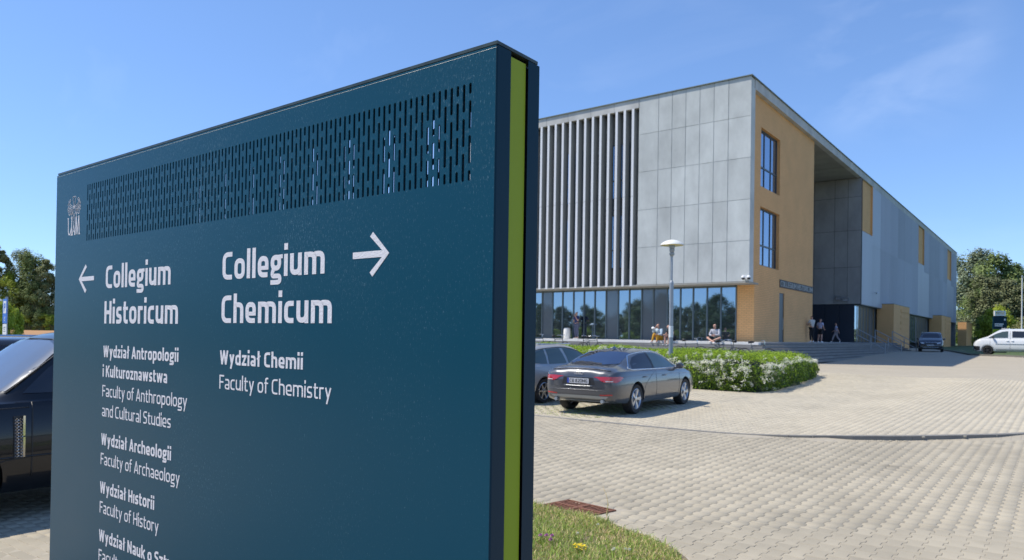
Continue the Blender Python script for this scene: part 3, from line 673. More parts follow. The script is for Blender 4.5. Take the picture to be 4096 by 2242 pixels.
# glazing under the ribbed facade
XG = -13.72
y = YI + .08; k = 0
while y < YE - .5:
    mb = MB(); mb.box(XG, XG + .02, y + .03, y + 1.18, ZF + .05, 4.52); bp(mb, 'glass_pane', M['spandrel'] if (k % 7 == 5) else M['glass'])
    mb = MB(); mb.box(XG - .04, XG + .05, y - .03, y + .03, ZF, 4.58); bp(mb, 'mullion', M['mull'])
    y += 1.21; k += 1
mb = MB(); mb.box(XG - .02, XG + .04, YI + .08, YE, 4.52, 4.60); bp(mb, 'glazing_rail', M['mull'])
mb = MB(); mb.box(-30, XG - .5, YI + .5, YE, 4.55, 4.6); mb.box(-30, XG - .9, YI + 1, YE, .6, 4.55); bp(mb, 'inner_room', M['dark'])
mb = MB(); mb.box(XG - .3, XC - .02, YI + .51, YE, 4.601, 4.679); bp(mb, 'soffit', M['soffit'])
mb = MB(); mb.box(XC - .40, XC - .30, YI + .5, YE, 4.64, 15.099); bp(mb, 'ribbed_wall_core', M['clad'])
STR = [(64.64, 68.95), (94.45, 98.7), (120.95, 125.3)]
def ribs(y0, y1, z0, z1, pitch, dep):
    m_ = MB(); prof = [(y0, 0)]; y = y0
    while y + pitch < y1:
        prof += [(y + pitch * .55, 0), (y + pitch * .62, dep), (y + pitch * .9, dep), (y + pitch, 0)]; y += pitch
    prof.append((y1, 0)); n = len(prof)
    V = [(XC - .012 + d, q, z0) for q, d in prof] + [(XC - .012 + d, q, z1) for q, d in prof]
    m_.add(V, [(i, i + 1, n + i + 1, n + i) for i in range(n - 1)]); return m_
ycuts = [YI + .02, 68.95, 72.6, 77, 81.3, 85.7, 90.0, 94.45, 98.7, 103, 107.4, 112, 116.5, 120.95, 125.3, 129, YE]
for i, (a, b) in enumerate(zip(ycuts, ycuts[1:])):
    for z0, z1 in ((4.66, 10.03), (10.05, 15.098)):
        brick = any(abs(a - s[0]) < .7 and b <= s[1] + .1 for s in STR) and z0 > 9
        if brick: continue
        flat = i in (0, 7, 8, 13, 14) and z0 < 9 or i in (1,)
        zz0 = z0 if not (z0 < 9 and any(a < s[1] and b > s[0] for s in STR)) else z0
        bp(ribs(a + .01, b - .01, z0, z1 if not (z0 < 9 and any(abs(a - s[0]) < .7 for s in STR)) else 10.77, .30 if not flat else .62, .03 if not flat else .006), 'cladding_panel', M['clad'])
for a, b in STR:
    mb = MB(); mb.add([(XC - .14, a + .02, 10.79), (XC - .14, b, 10.79), (XC - .14, b, 15.098), (XC - .14, a + .02, 15.098)], [(0, 1, 2, 3)]); mb.add([(XC + .012, a, 10.78), (XC - .14, a, 10.78), (XC - .14, a, 15.098), (XC + .012, a, 15.098)], [(0, 1, 2, 3)]); mb.add([(XC + .012, b, 10.78), (XC - .14, b, 10.78), (XC - .14, b, 15.098), (XC + .012, b, 15.098)], [(3, 2, 1, 0)]); mb.add([(XC + .012, a, 10.78), (XC + .012, b, 10.78), (XC - .14, b, 10.78), (XC - .14, a, 10.78)], [(0, 1, 2, 3)])
    bp(mb, 'brick_strip', M['brickX'])
mb = MB(); mb.box(XL, XC - .07, YE - .3, YE, ZF - 1, 15.098); mb.box(XL, XL + .3, YC + .9, YE - .31, .2, 15.3); bp(mb, 'end_wall', M['concrete_in'])
# brick piers in front of the side glazing
def pier(y0, y1, zb):
    m_ = MB(); m_.box(-13.60, -12.2, y0, y1, zb, 5.0); p = bp(m_, 'brick_pier', M['brickX'])
    m_ = MB(); m_.box(-13.599, -12.199, y0 - .004, y0 - .001, zb, 5.0); m_.build('pier_front', M['brickY'], p)
    m_ = MB(); m_.box(-13.62, -12.18, y0 - .02, y1 + .02, 5.0, 5.05); m_.build('pier_cap', M['coping'], p)
    for k in range(6):
        z = 1.5 + k * .58; m_ = MB(); m_.box(-12.2, -12.16, y0 + 3.6, y1 - .4, z, z + .28); m_.build('raised_course', M['brickX'], p)
pier(73.4, 82.0, .4); pier(106.5, 116.2, .4)
pr = empty('brick_pier_wall', (-12.9, 136.8, .8), label='free standing yellow brick pier beyond the far end of the ribbed facade', cat='brick pier')
mb = MB(); mb.box(-.5, .7, 0, 8.9, -.4, 4.1); o = mb.build('body', M['brickX'], pr); mb = MB(); mb.box(-.499, .701, -.004, -.001, -.4, 4.1); mb.build('front_face', M['brickY'], pr); mb = MB(); mb.box(-.52, .72, -.02, 8.92, 4.1, 4.15); mb.build('cap', M['coping'], pr)
# terrace and the stair that wraps the corner
xt, yt = -11.85, 35.5; rise, tr = .15, .28
mb = MB(); mb.box(-37, xt - .362, yt + .362, 73.3, ZF - .6, ZF); tag(mb.build('terrace', M['terrace']), kind='structure')
st = empty('stairs', (0, 0, 0)); st['kind'] = 'structure'
for k in range(7):
    z1 = ZF - k * rise; X = xt + k * tr; Y = yt - k * tr; n = 12; seg = (X + 37) / n
    m_ = M['terrace'] if k == 0 else M['step']
    w_ = .36 if k == 0 else .31
    for i in range(n):
        a = -37 + i * seg; q = MB(); q.box(a + .004, a + seg - .004 - (w_ if i == n - 1 else 0) * 0, Y, Y + w_, z1 - rise + .022, z1 + (.002 if k == 0 else 0)); q.build('step', m_, st)
    for i in range(8):
        a = Y + w_ + .001 + i * (73.3 - Y - w_) / 8; b = a + (73.3 - Y - w_) / 8; q = MB(); q.box(X - w_, X, a + .003, b - .003, z1 - rise + .022, z1 + (.002 if k == 0 else 0)); q.build('step', M['step'], st)
mb = MB()
for k in range(1, 7):
    X = xt + k * tr - .30; Y = yt - k * tr + .30; mb.box(-37, X - .01, Y + .01, 73.2, ZF - (k + 1) * rise - .05, ZF - k * rise - .02)
mb.build('stair_core', M['concrete_in'], st)
# lettering band on the brick wall
# handrails
def rail(y, lab):
    rr = empty('handrail', (-12.0, y, ZF), label=lab, cat='handrail', group='steel handrails on the portico stairs')
    for dx, z in ((0, 0), (.95, -.60), (1.9, -1.05)):
        q = MB(); q.tube([(dx, 0, z), (dx, 0, z + 1.05)], .03, 8); q.build('post', M['steelpaint'], rr)
    for h in (1.05, .6):
        q = MB(); q.tube([(0, 0, h), (1.9, 0, h - 1.05)], .026, 8); q.build('rail', M['steelpaint'], rr)
rail(57.6, 'steel handrail nearest the entrance steps, in front of the navy wall'); rail(64.2, 'second steel handrail, in the middle of the portico stairs'); rail(71.6, 'steel handrail furthest up the stairs, beside the first brick pier')
# floodlights and cameras
def floodlight(x, y, z, lab):
    f = empty('floodlight', (x, y, z), label=lab, cat='floodlight')
    q = MB(); q.box(-.04, .04, -.25, 0, -.04, .04); q.build('bracket', M['steel'], f)
    q = MB(); T = Matrix.Translation((0, -.35, 0)) @ Matrix.Rotation(R(60), 4, 'X'); q.box(-.22, .22, -.08, .08, -.16, .16, T=T); q.build('housing', M['steel'], f)
    q = MB(); q.box(-.18, .18, -.1, -.081, -.13, .13, T=T); q.build('lens', M['clear'], f)
floodlight(-14.80, YI, 5.15, 'left one of two floodlights low on the dark portico wall'); floodlight(-14.25, YI, 5.02, 'right one of two floodlights low on the dark portico wall')
f = empty('wall_camera', (XC, 70.2, 5.9), label='small grey camera on the ribbed metal facade', cat='camera'); q = MB(); q.tube([(0, 0, 0), (.25, -.1, -.03)], .02, 6); q.build('bracket', M['steel'], f); q = MB(); q.tube([(.2, -.3, -.1), (.25, .1, -.02)], .06, 10); q.build('housing', M['steel'], f)
f = empty('security_camera', (-13.32, YC, 4.86), label='white double security camera at the lower corner of the concrete box', cat='security camera')
q = MB(); q.box(-.14, .14, -.06, 0, -.08, .10); q.build('bracket', M['white'], f)
for s, x in ((-1, -.14), (1, .16)):
    q = MB(); q.tube([(x, -.05, .04), (x, -.14, .04)], .045, 10); q.lathe([(.001, .10), (.06, .085), (.10, .03), (.105, 0), (.10, -.03)], 14, Matrix.Translation((x, -.17, .02))); q.build('housing', M['white'], f, smooth=True)
    q = MB(); q.lathe([(.09, 0), (.085, -.05), (.05, -.09), (.001, -.1)], 14, Matrix.Translation((x, -.17, -.012))); q.build('dome', M['blackp'], f, smooth=True)
# ------------------------------------------------------------ lettering (monoline strokes)
def rounded(pts, closed, r):
    P = [Vector((p[0], p[1])) for p in pts]; n = len(P); out = []
    for i in range(n):
        if not closed and i in (0, n - 1): out.append(P[i]); continue
        a, b, c = P[i - 1], P[i], P[(i + 1) % n]; l1 = (a - b).length; l2 = (c - b).length
        rr = min(r, l1 * .5, l2 * .5)
        if rr < 1e-4: out.append(b); continue
        p0 = b + (a - b).normalized() * rr; p1 = b + (c - b).normalized() * rr
        for k in range(6): t = k / 5; out.append(p0 * (1 - t) ** 2 + b * 2 * t * (1 - t) + p1 * t * t)
    res = [out[0]]
    for q in out[1:]:
        if (q - res[-1]).length > 1e-4: res.append(q)
    return res
def stroke2d(pts, closed, t, r):
    P = rounded(pts, closed, r); n = len(P); Lp = []; Rp = []
    for i in range(n):
        if closed: a, b, c = P[i - 1], P[i], P[(i + 1) % n]
        else: a, b, c = P[max(i - 1, 0)], P[i], P[min(i + 1, n - 1)]
        d1 = (b - a).normalized() if (b - a).length > 1e-6 else (c - b).normalized(); d2 = (c - b).normalized() if (c - b).length > 1e-6 else d1
        n1 = Vector((-d1.y, d1.x)); n2 = Vector((-d2.y, d2.x)); m_ = (n1 + n2)
        m_ = m_.normalized() if m_.length > 1e-6 else n1
        k = t / 2 / max(.68, m_.dot(n1)); Lp.append(b + m_ * k); Rp.append(b - m_ * k)
    return Lp, Rp
def glyph(ch, t):
    h = t / 2; X = .74; K = 1.0; a_ = 1.06; r = .24; W = .56
    S = []; md = X * .47
    def add(p, c=False, rr=r, tt=t): S.append((p, c, rr, tt))
    def zig(p, tt=t):
        for a, b in zip(p, p[1:]): S.append(([a, b], False, 0, tt))
    if ch == ' ': return .24, []
    if ch == 'o': add([(h, h), (W - h, h), (W - h, X - h), (h, X - h)], True)
    elif ch in 'CG': W = .56; add([(W - .02, K - h), (h, K - h), (h, h), (W - .02, h)] if ch == 'C' else [(W - .02, K - h), (h, K - h), (h, h), (W - h, h), (W - h, .5), (.3, .5)])
    elif ch == 'c': W = .46; add([(W - .02, X - h), (h, X - h), (h, h), (W - .02, h)])
    elif ch == 'l': W = t; add([(h, 0), (h, a_)])
    elif ch == 'ł': W = t + .16; add([(h + .08, 0), (h + .08, a_)]); add([(0, .50), (W, .74)], tt=t * .6)
    elif ch == 'i': W = t; add([(h, 0), (h, X)]); add([(h, .88), (h, 1.10)])
    elif ch == 'ı': W = t; add([(h, 0), (h, X)])
    elif ch == 'e': W = .54; add([(W - .04, h), (h, h), (h, X - h), (W - h, X - h), (W - h, md - .02 - h * .8)]); add([(h, md - .02), (W - h * .3, md - .02)], tt=t * .82)
    elif ch == 'g': W = .54; q = .20 + h; add([(h, q), (W - h - .03, q), (W - h - .03, X - h), (h, X - h)], True, .2); add([(W * .5, X - h), (W + .04, X - h + .02)], tt=t * .8); add([(.16, q - .02), (h, q - .12), (h, .02), (W - h, .02), (W - h, -.28 + h), (.0, -.28 + h)], rr=.12, tt=t * .92)
    elif ch == 'u': W = .54; add([(h, X), (h, h), (W - h, h + .03), (W - h, X)]); add([(W - h, 0), (W - h, .4)])
    elif ch == 'm': W = .90; m_ = W / 2; add([(h, 0), (h, X)]); add([(h, .5), (h, X - h), (m_, X - h), (m_, 0)]); add([(m_, .5), (m_, X - h), (W - h, X - h), (W - h, 0)])
    elif ch in 'nh': W = .54; add([(h, 0), (h, X if ch == 'n' else a_)]); add([(h, .5), (h, X - h), (W - h, X - h), (W - h, 0)])
    elif ch == 'r': W = .36; add([(h, 0), (h, X)]); add([(h, .45), (h, X - h), (W, X - h)])
    elif ch == 't': W = .38; add([(.13, .95), (.13, h), (W, h)], rr=.18); add([(0, X - h), (W, X - h)], tt=t * .85)
    elif ch == 's': W = .46; add([(W - .03, X - h), (h, X - h), (h, md), (W - h, md - .03), (W - h, h), (.02, h)], rr=.16)
    elif ch == 'a': W = .50; add([(.05, X - h), (W - h, X - h), (W - h, 0)]); add([(W - h, h), (h, h), (h, md - .02), (W - h, md - .02)], rr=.15, tt=t * .9)
    elif ch in 'dpb':
        W = .54; add([(h, h), (W - h, h), (W - h, X - h), (h, X - h)], True); x = h if ch in 'pb' else W - h; add([(x, 0), (x, a_)] if ch != 'p' else [(x, X), (x, -.26)])
    elif ch == 'f': W = .36; add([(W, a_ - h), (.13, a_ - h), (.13, 0)], rr=.18); add([(0, X - h), (W - .01, X - h)], tt=t * .85)
    elif ch == 'y': W = .52; add([(h, X), (W * .52, .06)]); add([(W - h, X), (W * .30, -.27)])
    elif ch == 'w': W = .84; zig([(h, X), (.23, .0), (W / 2, X), (W - .23, .0), (W - h, X)], tt=t * .92)
    elif ch == 'W': W = .90; zig([(h, K), (.25, .0), (W / 2, K), (W - .25, .0), (W - h, K)], tt=t * .92)
    elif ch == 'z': W = .46; add([(0, X - h), (W, X - h)]); add([(W - h, X - h), (h, h)], tt=t * .9); add([(0, h), (W, h)])
    elif ch == 'k': W = .52; add([(h, 0), (h, a_)]); add([(h, .30), (W - h * .6, X)], tt=t * .9); add([(.24, .42), (W - h * .5, 0)], tt=t * .9)
    elif ch == 'K': W = .58; add([(h, 0), (h, K)]); add([(h, .40), (W - h * .6, K)], tt=t * .9); add([(.26, .55), (W - h * .5, 0)], tt=t * .9)
    elif ch == 'A': W = .64; zig([(h * .8, 0), (W / 2, K)], tt=t * .95); zig([(W / 2, K), (W - h * .8, 0)], tt=t * .95); add([(.14, .27), (W - .14, .27)], tt=t * .8)
    elif ch == 'H': W = .60; add([(h, 0), (h, K)]); add([(W - h, 0), (W - h, K)]); add([(h, .5), (W - h, .5)])
    elif ch == 'N': W = .62; add([(h, 0), (h, K)]); add([(W - h, 0), (W - h, K)]); add([(h, K - .05), (W - h, .05)], tt=t * .9)
    elif ch == 'M': W = .74; add([(h, 0), (h, K)]); add([(W - h, 0), (W - h, K)]); zig([(h, K - .05), (W / 2, .3), (W - h, K - .05)], tt=t * .9)
    elif ch in 'FE': W = .50; add([(W, K - h), (h, K - h), (h, 0 if ch == 'F' else h)] + ([] if ch == 'F' else [(W, h)]), rr=0); add([(h, .5), (W - .06, .5)])
    elif ch == 'L': W = .46; add([(h, K), (h, h), (W, h)], rr=0)
    elif ch == 'I': W = t; add([(h, 0), (h, K)])
    elif ch == 'T': W = .52; add([(0, K - h), (W, K - h)]); add([(W / 2, K - h), (W / 2, 0)])
    elif ch == 'U': W = .58; add([(h, K), (h, h), (W - h, h), (W - h, K)])
    elif ch in 'O0D': W = .60; add([(h, h), (W - h, h), (W - h, K - h), (h, K - h)], True)
    elif ch in 'RPB': W = .56; add([(h, 0), (h, K - h), (W - h, K - h), (W - h, .45), (h, .45)], rr=.18); (add([(W * .5, .45), (W - h * .6, 0)]) if ch == 'R' else None); (add([(h, h), (W - h, h), (W - h, .45)], rr=.15) if ch == 'B' else None)
    elif ch in 'S': W = .54; add([(W - .03, K - h), (h, K - h), (h, .52), (W - h, .48), (W - h, h), (.02, h)], rr=.2)
    elif ch == '8': W = .54; add([(h, h), (W - h, h), (W - h, .5), (h, .5)], True, .18); add([(h + .02, .5), (W - h - .02, .5), (W - h - .02, K - h), (h + .02, K - h)], True, .18)
    elif ch == '2': W = .52; add([(.03, K - h), (W - h, K - h), (W - h, .55), (h, h), (W, h)], rr=.1)
    return W, S
def text_mesh(txt, wt, x0, x1, zb, H, place, name, m, parent, lift=.0003, depth=.0004, sp=None, ws=1.0):
    # place(x, z, d) -> 3D point; letters stand d proud of the surface
    sp = sp if sp is not None else .115
    items = []; pen = 0
    for ch in txt:
        W, S = glyph(ch, wt)
        for s in S: items.append((pen, s))
        pen += W + (sp if ch != ' ' else .02)
    tot = pen - sp; sx = (x1 - x0) / tot if x1 else H * ws
    mb = MB(); n = 0
    for pen_, (pts, closed, r, t) in items:
        Lp, Rp = stroke2d([(p[0] + pen_, p[1]) for p in pts], closed, t, r); k = len(Lp); d = depth + (n % 4) * .00007 * (H / .03 if H > .1 else 1); n += 1
        V = [place(x0 + q.x * sx, zb + q.y * H, d) for q in Lp] + [place(x0 + q.x * sx, zb + q.y * H, d) for q in Rp]
        V += [place(x0 + q.x * sx, zb + q.y * H, 0) for q in Lp] + [place(x0 + q.x * sx, zb + q.y * H, 0) for q in Rp]
        F = []; rng = range(k) if closed else range(k - 1)
        for i in rng:
            j = (i + 1) % k; F += [(i, j, k + j, k + i), (2 * k + i, 2 * k + j, j, i), (k + i, k + j, 3 * k + j, 3 * k + i)]
        if not closed: F += [(0, k, 3 * k, 2 * k), (k - 1, 3 * k - 1, 4 * k - 1, 2 * k - 1)]
        mb.add(V, F)
    return mb.build(name, m, parent)
# ------------------------------------------------------------ the big direction sign
SX0, SX1, SY, ST = -2.735, -0.807, 1.0, 2.122
sg = empty('direction_sign', (SX0, SY, 0), label='tall dark blue campus direction sign with a lime edge stripe in the near grass', cat='direction sign')
def sp(mb, name, m, parent=sg, **k):
    o = mb.build(name, m, None, **k); o.parent = parent
    if parent is sg: o.matrix_parent_inverse = Matrix.Translation((-SX0, -SY, 0))
    return o
NC = 106; PX0, PX1 = -2.488, -0.8697; PZ0, PZ1 = 1.884, 2.0655; pit = (PX1 - PX0) / (NC - 1); sw = .0063
def perf_panel(y, yb, face, x0, x1, z0, z1, mirror=False):
    mb = MB(); T = y; Bk = yb
    def quad(xa, xb, za, zb_):
        for yy, rev in ((T, face < 0), (Bk, face > 0)):
            v = [(xa, yy, za), (xb, yy, za), (xb, yy, zb_), (xa, yy, zb_)]; mb.add(v, [(0, 1, 2, 3) if rev else (3, 2, 1, 0)], int(yy == Bk))
    quad(x0, x1, z0, PZ0); quad(x0, x1, PZ1, z1); quad(x0, PX0 - sw / 2, PZ0, PZ1); quad(PX1 + sw / 2, x1, PZ0, PZ1)
    L_ = .0524; g = .0121; per = L_ + g
    for i in range(NC):
        cx = PX0 + i * pit
        if i < NC - 1: quad(cx + sw / 2, cx + pit - sw / 2, PZ0, PZ1)
        if i % 2 == 0: sl_ = [(PZ0 + k * per, PZ0 + k * per + L_) for k in range(3)]
        else: sl_ = [(PZ0, PZ0 + .0201)] + [(PZ0 + .0322 + k * per, PZ0 + .0322 + k * per + L_) for k in range(2)] + [(PZ0 + .0322 + 2 * per, PZ1)]
        prev = PZ0; c = sw * .32
        for a, b in sl_:
            b = min(b, PZ1)
            if a > prev + 1e-5: quad(cx - sw / 2, cx + sw / 2, prev, a)
            xa, xb = cx - sw / 2, cx + sw / 2
            ring = [(xa + c, a), (xb - c, a), (xb, a + c), (xb, b - c), (xb - c, b), (xa + c, b), (xa, b - c), (xa, a + c)]
            V = [(p[0], T, p[1]) for p in ring] + [(p[0], Bk, p[1]) for p in ring]
            mb.add(V, [(q, (q + 1) % 8, (q + 1) % 8 + 8, q + 8) for q in range(8)])
            for tri in (((xa, a), (xa + c, a), (xa, a + c)), ((xb, a), (xb, a + c), (xb - c, a)), ((xb, b), (xb - c, b), (xb, b - c)), ((xa, b), (xa, b - c), (xa + c, b))):
                mb.add([(p[0], T, p[1]) for p in tri], [(0, 1, 2)]); mb.add([(p[0], Bk, p[1]) for p in tri], [(2, 1, 0)])
            prev = b
        if prev < PZ1 - 1e-5: quad(cx - sw / 2, cx + sw / 2, prev, PZ1)
    return mb
sp(perf_panel(SY, SY + .003, -1, SX0 + .003, SX1 - .003, .04, ST), 'front_panel', [M['sign_blue'], M['dark']])  # inner faces of both panels near black: slot shade put into the colour
sp(perf_panel(SY + .131, SY + .128, 1, SX0, SX1, .04, ST), 'back_panel', [M['sign_side'], M['dark']])
def fold(x, s, y0, y1, name):                           # folded edge strip with a small rounded corner towards the face
    mb = MB(); prof = []
    if y0 == SY:
        for k in range(5): a = math.pi / 2 * k / 4; prof.append((x - s * .003 + s * .003 * math.sin(a), SY + .003 - .003 * math.cos(a)))
    else: prof.append((x, y0))
    prof.append((x, y1)); prof.append((x - s * .012, y1))
    n = len(prof); V = [(p[0], p[1], .04) for p in prof] + [(p[0], p[1], ST) for p in prof]
    mb.add(V, [(i, i + 1, n + i + 1, n + i) for i in range(n - 1)]); return sp(mb, name, M['sign_side'])
fold(SX1, 1, SY, SY + .0405, 'edge_strip'); fold(SX1, 1, SY + .0945, SY + .131, 'edge_strip'); fold(SX0, -1, SY, SY + .0405, 'edge_strip'); fold(SX0, -1, SY + .0945, SY + .131, 'edge_strip')
for x, s in ((SX1, 1), (SX0, -1)):
    mb = MB(); mb.box(min(x - s * .004, x - s * .012), max(x - s * .004, x - s * .012), SY + .042, SY + .0915, .04, ST - .007); sp(mb, 'lime_stripe', M['lime'])
mb = MB(); mb.box(SX0 + .012, SX1 - .0125, SY + .04, SY + .042, .1, ST - .01); mb = MB()
mb.box(SX1 - .02, SX1 - .0125, SY + .0405, SY + .0945, .04, ST - .001); mb.box(SX0 + .0125, SX0 + .02, SY + .0405, SY + .0945, .04, ST - .001); mb.box(SX0 + .02, SX1 - .02, SY + .004, SY + .127, 1.80, 1.83); sp(mb, 'inner_frame', M['dark'])
mb = MB(); mb.box(SX0 + .006, SX1 - .0015, SY + .0015, SY + .127, ST + .0025, ST + .0085); sp(mb, 'cap', M['cap'])
mb = MB(); mb.box(SX0 + .02, SX1 - .02, SY + .006, SY + .125, ST - .004, ST + .0025); sp(mb, 'cap_core', M['blackp'])
mb = MB(); mb.box(SX0 + .05, SX1 - .05, SY + .02, SY + .11, -.05, .04); sp(mb, 'plinth', M['dark'])
mb = MB(); mb.add([(SX0, SY - .0004, ST - .0048), (SX1 - .002, SY - .0004, ST - .0048), (SX1 - .002, SY + .004, ST + .001), (SX0, SY + .004, ST + .001)], [(0, 1, 2, 3)]); sp(mb, 'top_fold', M['fold'])  # pale strip painting the sun's bright line along the folded top
def onface(x, z, d): return (x, SY - d, z)
BW, LW = .172, .112
for txt, wt, x0, x1, z, H in (("Collegium", BW, -2.3465, -1.9505, 1.7271, .0690), ("Historicum", BW, -2.3515, -1.9072, 1.6185, .0690), ("Collegium", BW, -1.6906, -1.2837, 1.7300, .0690), ("Chemicum", BW, -1.6917, -1.2564, 1.6210, .0690),
    ("Wydział Chemii", BW, -1.6957, -1.3548, 1.5165, .0352), ("Faculty of Chemistry", LW, -1.6955, -1.2536, 1.4545, .0352),
    ("Wydział Antropologii", BW, -2.354, -1.9008, 1.5149, .0352), ("i Kulturoznawstwa", BW, -2.3553, -1.9591, 1.4540, .0352), ("Faculty of Anthropology", LW, -2.355, -1.852, 1.3935, .0352), ("and Cultural Studies", LW, -2.3548, -1.9352, 1.3325, .0352),
    ("Wydział Archeologii", BW, -2.3567, -1.9302, 1.2445, .0352), ("Faculty of Archaeology", LW, -2.3576, -1.8827, 1.1838, .0352), ("Wydział Hıstorii", BW, -2.3588, -2.0183, 1.0960, .0352), ("Faculty of History", LW, -2.3576, -1.9917, 1.0350, .0352),
    ("Wydział Nauk o Sztuce", BW, -2.3592, -1.865, .9480, .0352), ("Faculty of Arts Studies", LW, -2.359, -1.868, .8870, .0352)):
    sp_o = text_mesh(txt, wt, x0, x1, z, H, onface, 'lettering', M['vinyl'], None, depth=.0006); sp_o.parent = sg; sp_o.matrix_parent_inverse = Matrix.Translation((-SX0, -SY, 0))
def strokes(items, name, m, parent, place, depth=.0006):
    mb = MB(); n = 0
    for pts, closed, t, r in items:
        Lp, Rp = stroke2d(pts, closed, t, r); k = len(Lp); d = depth + (n % 5) * .00006; n += 1
        V = [place(q.x, q.y, d) for q in Lp] + [place(q.x, q.y, d) for q in Rp] + [place(q.x, q.y, 0) for q in Lp] + [place(q.x, q.y, 0) for q in Rp]; F = []
        for i in (range(k) if closed else range(k - 1)):
            j = (i + 1) % k; F += [(i, j, k + j, k + i), (2 * k + i, 2 * k + j, j, i), (k + i, k + j, 3 * k + j, 3 * k + i)]
        if not closed: F += [(0, k, 3 * k, 2 * k), (k - 1, 3 * k - 1, 4 * k - 1, 2 * k - 1)]
        mb.add(V, F)
    o = mb.build(name, m, None); o.parent = parent
    if parent is sg: o.matrix_parent_inverse = Matrix.Translation((-SX0, -SY, 0))
    return o
def poly_part(polys, name, m):
    mb = MB()
    for poly in polys:
        n = len(poly); mb.add([onface(x, z, .0006) for x, z in poly] + [onface(x, z, 0) for x, z in poly], [tuple(range(n))] + [(i, (i + 1) % n, n + (i + 1) % n, n + i) for i in range(n)])
    return sp(mb, name, m)
def arrow(tipx, z, s, L_, hh, t):
    ix = 1.25 * t; bx = tipx - s * L_
    dx, dz = s * .049, hh; ln = math.hypot(dx, dz)
    nx_, nz_ = dz / ln * t * .98, dx / ln * t * .98
    P = [(bx, z - t / 2), (tipx - s * ix * 1.02 - s * .0035, z - t / 2), (tipx - s * (.049 + .0085), z - hh + abs(nz_) * .9), (tipx - s * .049, z - hh), (tipx, z), (tipx - s * .049, z + hh), (tipx - s * (.049 + .0085), z + hh - abs(nz_) * .9), (tipx - s * ix * 1.02 - s * .0035, z + t / 2), (bx, z + t / 2)]
    mb = MB(); c = (tipx - s * ix * .9, z)
    a = [P[0], P[1], P[7], P[8]]; b = [P[1], P[2], P[3], P[4]]; d = [P[4], P[5], P[6], P[7]]; e = [P[1], P[4], P[7]]
    for q in (a, b, d, e): mb.add([onface(x, zz, .0007) for x, zz in q], [tuple(range(len(q)))])
    n = len(P); mb.add([onface(x, zz, .0007) for x, zz in P] + [onface(x, zz, 0) for x, zz in P], [(i, (i + 1) % n, n + (i + 1) % n, n + i) for i in range(n)])
    return sp(mb, 'arrow', M['vinyl'])
arrow(-1.0793, 1.7632, 1, .1108, .0460, .0137); arrow(-2.5415, 1.7620, -1, .1118, .0460, .0137)
# emblem: line eagle above the three letters
ex, ez = -2.5885, 1.9105; u = .128
def E_(pts): return [(ex + x * .105, ez + y * .112) for x, y in pts]
half = [([(.0, .60), (.12, 1.02), (.14, 1.12), (.02, 1.16), (-.02, 1.10)], .016),
        ([(.06, .70), (.28, .74), (.42, .86), (.44, 1.02), (.36, 1.06), (.32, .98), (.38, .90)], .017), ([(.08, .64), (.30, .66), (.46, .78), (.50, 1.00)], .013), ([(.08, .58), (.28, .58), (.44, .66)], .012),
        ([(.50, .98), (.53, .84), (.60, .80), (.55, .74), (.56, .66), (.62, .62), (.56, .56)], .015), ([(.55, .72), (.48, .58), (.60, .50), (.50, .46)], .016), ([(.48, .70), (.42, .52), (.52, .36), (.42, .30), (.38, .36)], .018),
        ([(.40, .64), (.34, .44), (.40, .30)], .015), ([(.30, .60), (.28, .46)], .015), ([(.22, .58), (.22, .42), (.30, .34)], .014), ([(.14, .56), (.14, .42), (.26, .28), (.20, .22), (.30, .18), (.24, .12)], .014), ([(.05, .54), (.10, .40), (.20, .30)], .012),
        ([(.0, .36), (.07, .28), (.0, .22)], .013), ([(.0, .24), (.06, .10), (.10, .02), (.04, .0), (.03, -.08), (.0, -.14)], .014)]
it = []
for s in (1, -1):
    for pts, t in half: it.append(([(ex + s * x * .082, 1.9555 + y * .0715) for x, y in pts], False, t * .060, .003))
it += [([(ex - .007, 1.999), (ex + .007, 1.999)], False, .0022, 0), ([(ex - .007, 2.004), (ex + .007, 2.004)], False, .0020, 0)]
strokes(it, 'emblem', M['vinyl'], sg, onface)
it = [(E_([(-.42, .50), (-.40, .10), (-.36, .02), (-.28, .03), (-.17, .22)]), False, .040 * .112, .004), (E_([(-.15, .52), (-.17, .0)]), False, .040 * .112, 0),
      (E_([(-.10, .0), (.0, .30), (.09, .0)]), False, .04 * .112, 0), (E_([(-.06, .11), (.06, .11)]), False, .022 * .112, 0),
      (E_([(.12, .0), (.16, .52)]), False, .035 * .112, 0), (E_([(.17, .52), (.25, .0)]), False, .046 * .112, 0), (E_([(.25, .0), (.36, .54)]), False, .03 * .112, 0), (E_([(.36, .54), (.41, .0)]), False, .046 * .112, 0)]
for x0, x1, y in ((-.47, -.37, .51), (-.20, -.10, .53), (-.22, -.11, .0), (-.14, -.06, .0), (.04, .13, .0), (.36, .47, .0)): it.append((E_([(x0, y), (x1, y)]), False, .02 * .112, 0))
strokes(it, 'emblem_letters', M['vinyl'], sg, onface)
# name of the building on the brick wall
M['band'] = mat('letter_band', (.035, .035, .034), .6, var=.3, vscale=6)
M['letter'] = mat('metal_letters', (.32, .32, .31), .5)
bn = empty('name_lettering', (XB, 43.9, 4.74), label='dark band with pale metal capitals mounted on the yellow brick wall beside the portico', cat='lettering')
mb = MB(); mb.box(0, .03, 0, 7.2, 0, .47); mb.build('backing_band', M['band'], bn)
text_mesh("COLLEGIUM HISTORICUM", .14, .12, 7.05, .07, .33, lambda x, z, d: (.03 + d, x, z), 'letters', M['letter'], bn, depth=.02)['kind'] = 'stuff'
